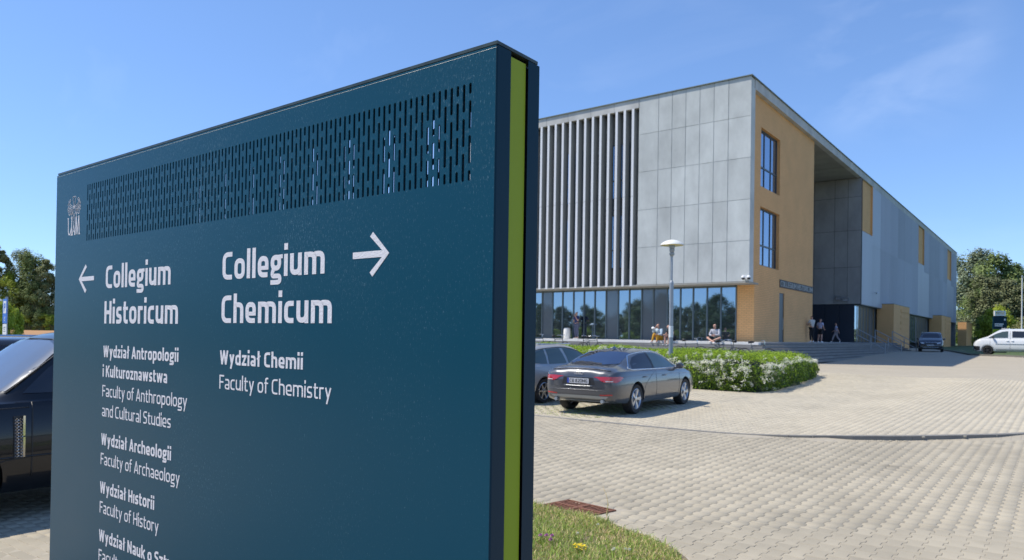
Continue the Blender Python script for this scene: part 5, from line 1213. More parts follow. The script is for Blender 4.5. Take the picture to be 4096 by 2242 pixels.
for ax in ('L', 'R'):
    c.decal('side_window', ax, [(.12, 1.22), (.12, 1.70), (.45, 1.66), (.85, 1.50), (1.25, 1.25), (1.28, 1.20)], M['carglass_l'], .006); c.decal('side_window', ax, [(-1.05, 1.24), (-1.05, 1.68), (-.12, 1.70), (-.12, 1.24)], M['carglass'], .006); c.decal('side_window', ax, [(-1.95, 1.26), (-1.92, 1.64), (-1.2, 1.67), (-1.2, 1.25)], M['carglass'], .006)
    c.strip('side_moulding', ax, [(-.9, .78), (0, .78), (.85, .78)], .022, M['steelpaint'], .004); c.strip('door_gap', ax, [(.0, .35), (0, 1.72)], .008, M['blackp'], .001, crv=5); c.strip('door_gap', ax, [(1.2, .4), (1.18, 1.15)], .006, M['blackp'], .001, crv=4)
    for hx in (.14, -.14):
        h, n = c.ray(ax, hx, 1.0); sd = 1 if ax == 'L' else -1; mb = MB(); mb.tube([h + Vector((-.08, sd * .01, 0)), h + Vector((0, sd * .035, .01)), h + Vector((.08, sd * .01, 0))], .018, 8); mb.build('door_handle', P_WHT, c.root, smooth=True)
    c.strip('arch_trim', ax, [(1.32 * k + .40 * math.cos(a), .33 + .42 * math.sin(a)) for a in [math.pi * q / 8 for q in range(9)]], .008, M['blackp'], .0, crv=2)
c.decal('windscreen', 'F', [(-.70, 1.28), (-.62, 1.70), (0, 1.74), (.62, 1.70), (.70, 1.28)], M['carglass'], .006); c.decal('front_bumper', 'F', [(-.80, .64), (.80, .64), (.76, .30), (-.76, .30)], M['blackp'], .006)
[c.decal('bumper_side', a_, [(1.80, .60), (2.16, .62), (2.16, .30), (1.80, .30)], M['blackp'], .008) for a_ in 'LR']; [c.decal('sill', a_, [(-.9, .42), (.85, .42), (.85, .28), (-.9, .28)], M['steelpaint'], .006) for a_ in 'LR']; c.mirrors(1.02, 1.26, .86, M['blackp'])
for s_ in (1, -1): c.decal('headlight', 'F', [(s_ * .52, .86), (s_ * .80, .92), (s_ * .80, .72), (s_ * .55, .70)], M['clear'], .006)
c.box('roof_hatch', P_WHT, .1, .55, -.5, .5, 1.87, 1.90); c.box('warning_vest', M['vest'] if 'vest' in M else mat('red_cloth', (.50, .05, .07), .7), .16, .38, .52, .58, 1.15, 1.62)
# ------------------------------------------------------------ lamp post and notice
lp = empty('street_lamp', (-10.36, 22.29, zg(-10.36, 22.29)), label='grey lamp post with a round white dish shade standing in the flowering hedge', cat='street lamp')
def lampparts(lp, H, jn):
    mb = MB(); mb.tube([(0, 0, -.1), (0, 0, jn)], .070, 16, rs=[.072, .068]); mb.lathe([(.068, jn), (.055, jn + .05), (.036, jn + .08)], 16); mb.tube([(0, 0, jn + .07), (0, 0, H - .55)], .035, 12); mb.build('pole', M['steelpaint'], lp, smooth=True, ang=40)
    mb = MB(); mb.lathe([(.036, H - .58), (.05, H - .54), (.085, H - .50), (.09, H - .45), (.06, H - .43), (.075, H - .40), (.09, H - .36), (.09, H - .32), (.07, H - .30), (.095, H - .27), (.095, H - .20), (.11, H - .19), (.10, H - .14)], 18); mb.build('lamp_head', M['steelpaint'], lp, smooth=True, ang=35)
    mb = MB(); n_ = 40; mb.lathe([(.001, H), (.08, H - .004), (.18, H - .03), (.28, H - .075), (.35, H - .125), (.385, H - .175), (.39, H - .185), (.382, H - .183)], n_); sh = mb.build('lamp_shade', M['shade_w'], lp, smooth=True, ang=50)
    mb = MB(); mb.lathe([(.380, H - .184), (.34, H - .140), (.27, H - .10), (.17, H - .06), (.08, H - .04), (.001, H - .036)], n_); mb.build('shade_lining', M['shade_in'], sh, smooth=True)
lampparts(lp, 4.80, 3.35)
ntc = empty('notice', (-10.36, 22.29, 1.81), R(0), label='white paper notice taped round the grey lamp post', cat='notice')
mb = MB(); n = 8; P = [(.0745 * math.cos(a), .0745 * math.sin(a)) for a in [R(-150) + R(170) * k / n for k in range(n + 1)]]
mb.add([(x, y, -.19) for x, y in P] + [(x, y, .19) for x, y in P], [(i, i + 1, n + i + 2, n + i + 1) for i in range(n)]); mb.build('sheet', M['white'], ntc, smooth=True)
mb = MB()
for k in range(9):
    z = .14 - k * .033; w0 = -120 if k else -100; w1 = -20 - (k % 3) * 12; Q = [(.0755 * math.cos(R(a)), .0755 * math.sin(R(a))) for a in (w0, (w0 + w1) / 2, w1)]
    mb.add([(x, y, z) for x, y in Q] + [(x, y, z + .010) for x, y in Q], [(0, 1, 4, 3), (1, 2, 5, 4)])
mb.build('print_lines', mat('grey_print', (.35, .37, .42), .6), ntc)
# left: parking sign, small lamp
ps = empty('parking_sign', (-23.3, 7.3, -.23), R(-3), label='blue parking sign with a white plate below on a grey post at the left edge', cat='parking sign')
mb = MB(); mb.tube([(0, .03, 0), (0, .03, 2.70)], .035, 10); mb.build('post', M['steelpaint'], ps)
mb = MB(); mb.box(-.19, .19, -.01, 0, 1.96, 2.64); pb = mb.build('sign_plate', M['pblue'], ps)
mb = MB(); mb.box(-.12, .12, -.014, -.0105, 2.24, 2.58); mb.build('white_field', M['white'], pb)
text_mesh("P", .22, -.07, .07, 2.29, .24, lambda x, z, d: (x, -.0145 - d, z), 'letter', M['pblue'], pb, depth=.001)
strokes([([(0, .0), (.02, .05), (.07, .05)], False, .02, .01), ([(.0, .03), (-.03, -.03), (.03, -.05), (.06, -.02)], False, .015, .02)], 'wheelchair_mark', M['white'], pb, lambda x, z, d: (x - .01, -.012 - d, z + 2.08), .002)
mb = MB(); mb.box(-.17, .17, -.01, 0, 1.62, 1.94); pb = mb.build('lower_plate', M['white'], ps)
strokes([([(-.10, 1.85), (.10, 1.85)], False, .02, 0), ([(-.10, 1.80), (.06, 1.80)], False, .02, 0), ([(-.10, 1.74), (.09, 1.74)], False, .02, 0)], 'print_lines', M['frame'], pb, lambda x, z, d: (x, -.0105 - d, z), .001)
l2 = empty('street_lamp', polar(34, -24.6) + (-.23,), label='lamp with a pale dish shade behind the parking sign at the left edge', cat='street lamp'); lampparts(l2, 3.3, 2.2)
# ------------------------------------------------------------ far direction sign, flag poles
def far_totem():
    t = empty('direction_sign', (-4.45, 78.4, zg0(-5, 78) - .1), R(37), label='far blue and lime campus sign with a white slotted top, behind the white van', cat='direction sign')
    mb = MB(); mb.box(-.60, .60, -.08, .08, 0, 3.30); mb.build('panel', M['sign_side'], t)
    mb = MB(); mb.box(-.66, .0, -.10, -.081, .2, 2.15); lm = mb.build('lime_panel', M['lime'], t)
    mb = MB()
    for k in range(7): mb.box(-.62, -.08, -.104, -.101, .5 + k * .22, .53 + k * .22)
    mb.build('print_lines', M['sign_side'], lm)
    mb = MB(); z0, z1 = 3.36, 3.82
    for q in ((-.50, .50, z0, z0 + .09), (-.50, .50, z1 - .09, z1), (-.50, -.38, z0 + .09, z1 - .09), (.38, .50, z0 + .09, z1 - .09)): mb.box(q[0], q[1], -.08, .08, q[2], q[3])
    for k in range(3): x = -.20 + k * .19; mb.box(x, x + .035, -.08, .08, z0 + .09, z1 - .09)
    mb.box(-.37, .37, -.02, .0, z0 + .19, z0 + .21); mb.build('slotted_top', M['white'], t)
    mb = MB(); mb.box(-.45, .45, -.03, .03, 3.30, 3.36); mb.build('neck', M['dark'], t)
    strokes([([(-.5, 2.62), (.3, 2.62)], False, .10, 0), ([(-.5, 2.46), (.22, 2.46)], False, .09, 0), ([(.35, 3.02), (.48, 3.02)], False, .16, 0)], 'lettering', M['vinyl'], t, lambda x, z, d: (x, -.08 - d, z), .003)
far_totem()
for i, (x, y, lab) in enumerate(((-3.30, 91.9, 'left one of the two white flag poles at the right edge'), (-2.8, 92.6, 'right one of the two white flag poles at the right edge'))):
    f = empty('flag_pole', (x, y, .9), label=lab, cat='flag pole', group='white flag poles'); mb = MB(); mb.tube([(0, 0, 0), (0, 0, 7.6)], .07, 10, rs=[.075, .05]); mb.build('mast', M['white'], f, smooth=True, ang=40); mb = MB(); mb.lathe([(.001, 7.75), (.07, 7.7), (.09, 7.64), (.05, 7.58)], 12); mb.build('cap', M['steel'], f, smooth=True)
bl = empty('bollard_lamp', (-12.2, 101, .9), label='small silver bollard lamp in the shaded grass between the brick piers', cat='bollard lamp'); mb = MB(); mb.tube([(0, 0, 0), (0, 0, .9)], .06, 10); mb.build('post', M['steel'], bl); mb = MB(); mb.lathe([(.14, .9), (.16, .95), (.12, 1.02), (.001, 1.05)], 14); mb.build('head', M['steel'], bl, smooth=True)
# kerb at the lawn on the right + lawn
lawn = MB(); LW_ = [(-5.6, 62.9), (12, 45.2), (30, 60), (30, 140), (-14, 140), (-11.6, 92)]
lw = MB(); lw.add([(x, y, zg0(x, y) + .05) for x, y in LW_], [tuple(range(len(LW_)))]); tag(lw.build('lawn', M['lawn']), kind='structure')
kerbrun('lawn_kerb', [(-11.9, 93.5), (-6.9, 69.5), (-5.4, 62.4), (-3, 60.05), (4, 53.05), (12, 45.05)], lambda x, y: zg(x, y) + .10, .14, .3, 3.0, '')
# litter bin beside the man
lb = empty('litter_bin', (-25.35, 39.0, ZF), label='pale concrete litter bin in front of the glass, beside the man in navy', cat='litter bin'); mb = MB(); mb.lathe([(.20, 0), (.23, .05), (.22, .62), (.18, .70), (.14, .70)], 16); mb.build('shell', M['terrace'], lb, smooth=True, ang=40); mb = MB(); mb.lathe([(.14, .69), (.001, .66)], 14); mb.build('opening', M['dark'], lb)
# ------------------------------------------------------------ bicycles
def bicycle():
    b = empty('bicycle', (0, 0, 0))
    for x, nm in ((-.52, 'wheel'), (.53, 'wheel')):
        T = Matrix.Translation((x, 0, .34)) @ Matrix.Rotation(R(90), 4, 'X'); mb = MB(); mb.lathe([(.33 + .016 * math.cos(a), .016 * math.sin(a)) for a in [2 * math.pi * q / 6 for q in range(6)]], 28, T, closed=True)
        w_ = mb.build(nm, M['tyre'], b, smooth=True); mb = MB()
        for k in range(12): a = math.pi * k / 6; mb.tube([(x, 0, .34), (x + .32 * math.cos(a), 0, .34 + .32 * math.sin(a))], .0025, 3, caps=False)
        mb.build('spokes', M['steel'], w_)
    mb = MB(); pts = dict(bb=(-.08, 0, .30), seat=(-.22, 0, .84), head=(.34, 0, .86), hb=(.38, 0, .66), rear=(-.52, 0, .34), front=(.53, 0, .34))
    for a, c_ in (('bb', 'seat'), ('bb', 'hb'), ('head', 'hb'), ('rear', 'bb'), ('hb', 'front')): mb.tube([pts[a], pts[c_]], .017, 8)
    mb.tube([(-.20, 0, .78), (.35, 0, .80)], .017, 8); mb.tube([(-.52, 0, .34), (-.20, 0, .76)], .011, 6); fr = mb.build('frame', M['bike'], b)
    mb = MB(); mb.tube([(.34, 0, .86), (.33, 0, 1.0)], .013, 6); mb.tube([(.22, -.29, 1.02), (.33, -.2, 1.03), (.35, 0, 1.0), (.33, .2, 1.03), (.22, .29, 1.02)], .013, 6); mb.build('handlebar', M['chrome'], b)
    mb = MB(); mb.tube([(-.22, 0, .84), (-.235, 0, .95)], .012, 6); mb.tube([(-.36, 0, .965), (-.25, 0, .96), (-.10, 0, .955)], .05, 8, rs=[.07, .055, .02]); mb.build('saddle', M['blackp'], b, smooth=True)
    mb = MB(); mb.tube([(-.08, -.08, .30), (-.0, -.09, .17)], .01, 5); mb.tube([(-.08, .08, .30), (-.16, .09, .43)], .01, 5); mb.lathe([(.08, -.02), (.08, .0)], 14, Matrix.Translation((-.08, 0, .30)) @ Matrix.Rotation(R(90), 4, 'X')); mb.build('crankset', M['steel'], b)
    return b
M['bike'] = mat('bicycle_frame_grey', (.10, .11, .12), .35, metal=.4, coat=.5)
b0 = bicycle()
bikes = [(2160, 32.6, 20, 'bicycle at the left end of the row, right beside the blue sign edge'), (2245, 32.5, 75, 'bicycle behind the pale hatchback, its handlebar between two roof lines'), (2347, 32.5, 100, 'dark bicycle standing behind the gap between the two grey cars'), (2378, 32.6, 70, 'bicycle just above the roof of the dark grey saloon'), (2770, 32.5, 15, 'bicycle behind the hedge, right of the lamp post'), (2905, 32.4, 30, 'bicycle beside the man sitting with crossed legs, on his right'), (2932, 32.6, 160, 'second bicycle beyond the cross legged man, close to its neighbour'), (3036, 32.5, 20, 'bicycle at the right end of the row, in front of the brick corner')]
for i, (px, Y, a, lab) in enumerate(bikes):
    ratio = (px - 2048) / 2874.9; D = Y / (math.cos(A) + ratio * math.sin(A)); x = D * (-math.sin(A) + ratio * math.cos(A))
    o = b0 if i == 0 else copy_tree(b0); o.location = (x, Y - .3, zg(x, Y) + .27); o.rotation_euler = (R(rnd.uniform(-6, 6)), 0, R(a)); tag(o, lab, 'bicycle', 'bicycles parked between the hedge and the steps')
rk = empty('white_bar', (-20.3, 30.4, .15), label='bright white rack rail behind the grey cars, low before the steps', cat='bicycle rack'); mb = MB(); mb.box(-.75, .75, -.2, .2, .93, 1.05); mb.build('top_rail', M['white'], rk); mb = MB(); mb.tube([(-.65, 0, 0), (-.65, 0, .93)], .03, 8); mb.tube([(.65, 0, 0), (.65, 0, .93)], .03, 8); mb.build('legs', M['white'], rk)  # stand-in bar, added for a bright white strip of unknown source
# ------------------------------------------------------------ people
def skin_obj(name, nodes, edges, m, parent, sub=1, root=0):
    me = bpy.data.meshes.new(name); me.from_pydata([n[0] for n in nodes], edges, []); me.materials.append(m)
    o = link(name, me, parent); md = o.modifiers.new('skin', 'SKIN'); md.use_smooth_shade = True
    if sub: s2 = o.modifiers.new('sub', 'SUBSURF'); s2.levels = sub; s2.render_levels = sub
    for i, n in enumerate(nodes):
        sv = me.skin_vertices[0].data[i]; r_ = n[1]; sv.radius = (r_, r_) if not isinstance(r_, tuple) else r_; sv.use_root = (i == root)
    return o
def person(loc, rz, J, shirt, trousers, hair, label, shorts=False, sleeve='short', shoes=(.8, .8, .8), hat=None, extra=None, skirt=None, group=None):
    """J: joint positions (x right, y forward, z up)"""
    p = empty('person', loc, rz, label=label, cat='person', group=group); V = {k: Vector(v) for k, v in J.items()}
    nodes = []; idx = {}; E_ = []
    def nd(k, pos, r): idx[k] = len(nodes); nodes.append((tuple(pos), r)); return idx[k]
    nd('pel', V['pel'], .115); nd('waist', V['pel'].lerp(V['chest'], .45), .105); nd('chest', V['chest'], .125); nd('neck0', V['neck'] , .055)
    nd('neck1', V['neck'].lerp(V['head'], .4), .05); hd = V['head']; up = (V['head'] - V['neck']).normalized()
    nd('jaw', hd - up * .05, .072); nd('cran', hd + up * .04, .088); nd('top', hd + up * .10, .055)
    E_ += [(0, 1), (1, 2), (2, 3), (3, 4), (4, 5), (5, 6), (6, 7)]
    f = V.get('face', Vector((0, 1, 0))).normalized(); nd('nose', hd - up * .015 + f * .10, .014); E_.append((idx['jaw'], idx['nose']))
    for s in ('l', 'r'):
        sh, el, wr = V['sh' + s], V['el' + s], V['wr' + s]
        a = nd('sh' + s, sh, .058); b = nd('el' + s, el, .042); c_ = nd('wr' + s, wr, .028); E_ += [(2, a), (a, b), (b, c_)]
        d = (wr - el).normalized(); sd = d.cross(Vector((0, 0, 1))); sd = sd.normalized() if sd.length > .1 else Vector((1, 0, 0))
        pm = nd('pm' + s, wr + d * .07, .032); E_.append((c_, pm))
        cv = Vector((0, 0, -1)) - d * d.dot(Vector((0, 0, -1))); cv = cv * .3 + f * .2
        for q, ln in ((-1.5, .065), (-.5, .08), (.5, .076), (1.5, .058)):
            k1 = nd(f'f{s}{q}', wr + d * .115 + sd * q * .018, .010); k2 = nd(f'g{s}{q}', wr + d * (.115 + ln * .6) + sd * q * .019 + cv * .03, .008); E_ += [(pm, k1), (k1, k2)]
        k1 = nd('t' + s, wr + d * .06 + sd * .05, .011); k2 = nd('u' + s, wr + d * .10 + sd * .065, .009); E_ += [(pm, k1), (k1, k2)]
        hp, kn, an, to = V['hp' + s], V['kn' + s], V['an' + s], V['to' + s]
        a = nd('hp' + s, hp, .092); b = nd('kn' + s, kn, .060); m_ = nd('cf' + s, kn.lerp(an, .35), .056); c_ = nd('an' + s, an, .038); t_ = nd('to' + s, to, .03); E_ += [(0, a), (a, b), (b, m_), (m_, c_), (c_, t_)]
    skin_obj('body', nodes, E_, M['skin'], p)
    n = [(tuple(V['pel'] + Vector((0, 0, .02))), .140), (tuple(V['pel'].lerp(V['chest'], .5)), .132), (tuple(V['chest']), .150), (tuple(V['neck'] - (V['neck'] - V['chest']) * .25), .075)]; e = [(0, 1), (1, 2), (2, 3)]
    for s in ('l', 'r'):
        a = len(n); n.append((tuple(V['sh' + s]), .078)); e.append((2, a))
        if sleeve == 'long': n.append((tuple(V['el' + s]), .058)); n.append((tuple(V['el' + s].lerp(V['wr' + s], .92)), .042)); e += [(a, a + 1), (a + 1, a + 2)]
        else: n.append((tuple(V['sh' + s].lerp(V['el' + s], .65)), .066)); e.append((a, a + 1))
    skin_obj('shirt', n, e, shirt, p)
    n = [(tuple(V['pel']), .135)]; e = []
    for s in ('l', 'r'):
        a = len(n); n.append((tuple(V['hp' + s]), .108)); e.append((0, a))
        if shorts: n.append((tuple(V['hp' + s].lerp(V['kn' + s], .85)), .088)); e.append((a, a + 1))
        else: n += [(tuple(V['kn' + s]), .076), (tuple(V['kn' + s].lerp(V['an' + s], .92)), .062)]; e += [(a, a + 1), (a + 1, a + 2)]
    skin_obj('shorts' if shorts else 'trousers', n, e, trousers, p)
    for s in ('l', 'r'): d = V['to' + s] - V['an' + s]; skin_obj('shoe', [(tuple(V['an' + s] - d * .25 - Vector((0, 0, .025))), .048), (tuple(V['an' + s] + d * .5 - Vector((0, 0, .03))), .044), (tuple(V['to' + s] + d * .25), .035)], [(0, 1), (1, 2)], mat('shoe', shoes, .6), p)
    q = hd + up * .065 - f * .022
    skin_obj('hair', [(tuple(q - up * .03 - f * .03), .085), (tuple(q + up * .02), .086)], [(0, 1)], hat or hair, p)
    if extra: extra(p)
    return p
def stand(h=1.78, **k):
    s = h / 1.78; J = dict(pel=(0, 0, .95), chest=(0, -.01, 1.30), neck=(0, 0, 1.49), head=(0, .02, 1.64), shl=(-.19, 0, 1.42), shr=(.19, 0, 1.42), ell=(-.25, -.02, 1.13), elr=(.25, -.02, 1.13), wrl=(-.25, .06, .89), wrr=(.25, .06, .89), hpl=(-.09, 0, .90), hpr=(.09, 0, .90), knl=(-.10, .03, .50), knr=(.10, .03, .50), anl=(-.11, -.02, .09), anr=(.11, -.02, .09), tol=(-.13, .13, .035), tor=(.13, .13, .035))
    J.update(k); J = {a: (tuple(c_ * s for c_ in b) if a != 'face' else b) for a, b in J.items()}; return J
def cloth(n, c_): return mat(n, c_, .85, var=.1, vscale=8)
white_c, navy_c, black_c, yel_c = cloth('white_cloth', (.55, .53, .50)), cloth('navy_cloth', (.025, .035, .12)), cloth('black_cloth', (.014, .014, .017)), cloth('mustard_cloth', (.55, .28, .02))
lb_c, grey_c, lil_c = cloth('light_blue_cloth', (.45, .55, .62)), cloth('grey_white_cloth', (.42, .42, .46)), cloth('pale_lilac_cloth', (.45, .46, .62))
# height 1 m up from the terrace: man in navy, hand to his chin
person((-24.65, 39.05, ZF), R(160), stand(1.76, ell=(-.27, .10, 1.14), wrl=(-.08, .19, 1.46), elr=(.26, .05, 1.12), wrr=(.05, .20, 1.10)), navy_c, cloth('grey_trousers', (.10, .11, .17)), M['hair_b'], 'man in a navy T-shirt standing before the dark glass, one hand at his chin')
person((-13.10, 49.75, ZF), R(60), stand(1.78, ell=(-.24, .16, 1.18), wrl=(-.06, .24, 1.20), elr=(.24, .14, 1.16), wrr=(.06, .22, 1.14)), white_c, black_c, M['hair_d'], 'man in a white shirt and long black trousers leaning at the brick corner')
person((-13.30, 52.6, ZF), R(-20), stand(1.66, ell=(-.28, .02, 1.14), wrl=(-.24, .20, 1.02), elr=(.26, .0, 1.12), wrr=(.2, .18, 1.0), hpl=(-.1, 0, .9), knl=(-.13, .03, .5), anl=(-.17, 0, .09), tol=(-.2, .14, .035)), lil_c, black_c, M['hair_b'], 'person in pale lilac shirt and black shorts beside the man at the brick corner', shorts=True)
def bag(p): mb = MB(); mb.box(.14, .30, -.10, .02, .80, 1.02); mb.build('bag', black_c, p)
person((-14.85, 63.7, ZF), R(95), stand(1.62, hpl=(-.09, .0, .90), knl=(-.09, .22, .52), anl=(-.09, .33, .10), tol=(-.09, .45, .05), knr=(.09, -.06, .50), anr=(.09, -.34, .14), tor=(.09, -.24, .05), ell=(-.24, -.16, 1.16), wrl=(-.25, -.26, .95), elr=(.24, .10, 1.14), wrr=(.22, .26, 1.02)), lil_c, cloth('light_trousers', (.34, .29, .30)), M['hair_d'], 'woman walking past the navy wall in the portico, pale top and light trousers', extra=bag)
def sit(**k):
    J = dict(pel=(0, 0, .10), chest=(0, .08, .42), neck=(0, .12, .60), head=(0, .17, .75), shl=(-.19, .10, .54), shr=(.19, .10, .54), ell=(-.26, .22, .30), elr=(.26, .22, .30), wrl=(-.16, .42, .28), wrr=(.16, .42, .28), hpl=(-.09, .03, .09), hpr=(.09, .03, .09), knl=(-.13, .42, .20), knr=(.13, .42, .20), anl=(-.13, .42, -.20), anr=(.13, .42, -.20), tol=(-.14, .56, -.255), tor=(.14, .56, -.255), face=(0, 1, -.1)); J.update(k); return J
def cup(p): mb = MB(); mb.lathe([(.06, -.06), (.11, .0), (.06, .07), (.02, .08)], 10, Matrix.Translation((.18, .35, .62))); mb.build('paper_bag', M['white'], p)
person((-17.25, 35.72, ZF + .04), R(170), sit(knl=(-.16, .36, .30), knr=(.10, .38, .34), anl=(-.16, .50, -.10), anr=(.12, .52, -.10), tol=(-.18, .64, -.13), tor=(.14, .66, -.13), wrr=(.10, .28, .62), elr=(.26, .28, .40)), lb_c, yel_c, M['hair_b'], 'person in mustard yellow trousers and a light blue top sitting on the terrace edge', sleeve='long', extra=cup)
person((-16.50, 35.70, ZF + .04), R(160), sit(chest=(0, .14, .40), neck=(0, .22, .56), head=(0, .30, .68), shl=(-.19, .16, .50), shr=(.19, .16, .50), knl=(-.15, .40, .22), knr=(.13, .40, .22)), black_c, black_c, M['skin'], 'person in black T-shirt and shorts sitting behind the lamp post with bare knees', shorts=True, shoes=(.5, .5, .5))
person((-14.10, 35.70, ZF + .04), R(180), sit(knl=(-.36, .30, .16), knr=(.36, .30, .16), anl=(.06, .46, -.03), anr=(-.06, .50, -.06), tol=(.15, .50, -.06), tor=(-.15, .54, -.10), wrl=(-.05, .32, .30), wrr=(.06, .34, .26)), grey_c, cloth('dark_green_cloth', (.015, .03, .035)), M['hair_d'], 'man in an open grey shirt and cap sitting cross legged on the terrace edge', shorts=True, sleeve='long', hat=cloth('cap_cloth', (.10, .07, .04)))
# ------------------------------------------------------------ the flowering hedge
r = random.Random(5)
HP = [(-22, 20.9), (-9.0, 20.9), (-7.25, 21.1), (-6.95, 21.9), (-7.15, 25), (-7.7, 29.5), (-8.3, 31.0), (-10, 31.4), (-22, 31.4)]
def hz(x, y): return zg(x, y)
def htop(x, y):
    e = min(min(dist_seg(x, y, HP[i], HP[(i + 1) % len(HP)]) for i in range(len(HP))), 1.0)
    return (.99 - .20 * ss(y, 22.5, 30)) * (1 - .18 * (1 - min(1, e / .5)) ** 2) + .05 * math.sin(x * 1.7 + y) + .04 * math.sin(y * 2.3 - x * 1.1)
def dist_seg(x, y, a, b):
    ax, ay = a; bx, by = b; t = ((x - ax) * (bx - ax) + (y - ay) * (by - ay)) / ((bx - ax) ** 2 + (by - ay) ** 2); t = min(1, max(0, t)); return math.hypot(x - ax - t * (bx - ax), y - ay - t * (by - ay))
hd_ = empty('hedge', (-12, 25, .1), label='broad low spirea hedge with arching white flower sprays behind the parked cars', cat='hedge')
def hp_(mb, name, m, kind=None):
    o = mb if isinstance(mb, bpy.types.Object) else mb.build(name, m, None)
    o.parent = hd_; o.matrix_parent_inverse = Matrix.Translation((12, -25, -.1))
    if kind: o['kind'] = kind
    return o
V = []; F = []; st_ = .4; id_ = {}
for i in range(int(16.4 / st_) + 1):
    for j in range(int(11 / st_) + 1):
        x = -22.6 + i * st_; y = 20.6 + j * st_
        id_[(i, j)] = len(V); ins = pip(x, y, HP) and min(dist_seg(x, y, HP[k], HP[(k + 1) % len(HP)]) for k in range(len(HP))) > .22
        V.append((x, y, hz(x, y) + (htop(x, y) - .16 + r.uniform(-.04, .04) if ins else -.05)))
for (i, j), a in id_.items():
    if (i + 1, j + 1) in id_: F.append((a, id_[(i + 1, j)], id_[(i + 1, j + 1)], id_[(i, j + 1)]))
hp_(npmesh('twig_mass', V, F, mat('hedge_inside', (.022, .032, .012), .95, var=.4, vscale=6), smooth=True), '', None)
def card(V, F, c, n, ln, wd, r):
    a = n.cross(Vector((r.uniform(-1, 1), r.uniform(-1, 1), r.uniform(-1, 1)))); a = a.normalized() if a.length > 1e-3 else Vector((1, 0, 0)); b = n.cross(a).normalized(); k = len(V)
    V += [c - b * wd * .5, c + a * ln * .5 , c + b * wd * .5, c - a * ln * .5]; F.append((k, k + 1, k + 2, k + 3))
def hedge_leaves(n, m, name, lo, hi, upb, top_only=False, xlo=-22):
    V = []; F = []; per = [(HP[i], HP[i + 1]) for i in range(1, 7)]; ln = [math.dist(a, b) for a, b in per]; tot = sum(ln)
    for i in range(n):
        if not top_only and r.random() < .5:
            t = r.uniform(-10, tot); nx_, ny_ = 0, -1
            if t < 0: x, y = -9.0 + t, 20.9
            else:
                for (a, b), l_ in zip(per, ln):
                    if t <= l_: break
                    t -= l_
                x, y = lerp(a[0], b[0], t / l_), lerp(a[1], b[1], t / l_); dx, dy = b[0] - a[0], b[1] - a[1]; L_ = math.hypot(dx, dy); nx_, ny_ = dy / L_, -dx / L_
            h = r.uniform(.02, 1) ; off = (.10 + .12 * math.sin(h * 3.1)) * r.uniform(-.6, 1) + .06 * math.sin(x * 5 + h * 6) * math.cos(y * 4)
            c = Vector((x + nx_ * off, y + ny_ * off, hz(x, y) + h * (htop(x, y) - .06))); nrm = Vector((nx_ + r.uniform(-.8, .8), ny_ + r.uniform(-.8, .8), r.uniform(-.2, 1.2)))
        else:
            while True:
                x = r.uniform(xlo, -6.8); y = r.uniform(20.8, 31.5)
                if pip(x, y, HP): break
            c = Vector((x, y, hz(x, y) + htop(x, y) - r.uniform(-.10, .14) + (.06 if r.random() < .1 else 0))); nrm = Vector((r.uniform(-.7, .7), r.uniform(-.7, .7), 1))
        card(V, F, c, nrm.normalized(), r.uniform(lo, hi), r.uniform(lo, hi) * .55, r)
    return hp_(npmesh(name, [tuple(v) for v in V], F, m), '', None, 'stuff')
hedge_leaves(42000, M['hleaf'], 'bright_foliage', .045, .085, 1, top_only=True)
hedge_leaves(24000, M['hleaf'], 'mixed_foliage', .04, .08, 1)
hedge_leaves(52000, M['hleafd'], 'dark_foliage', .04, .085, 1)
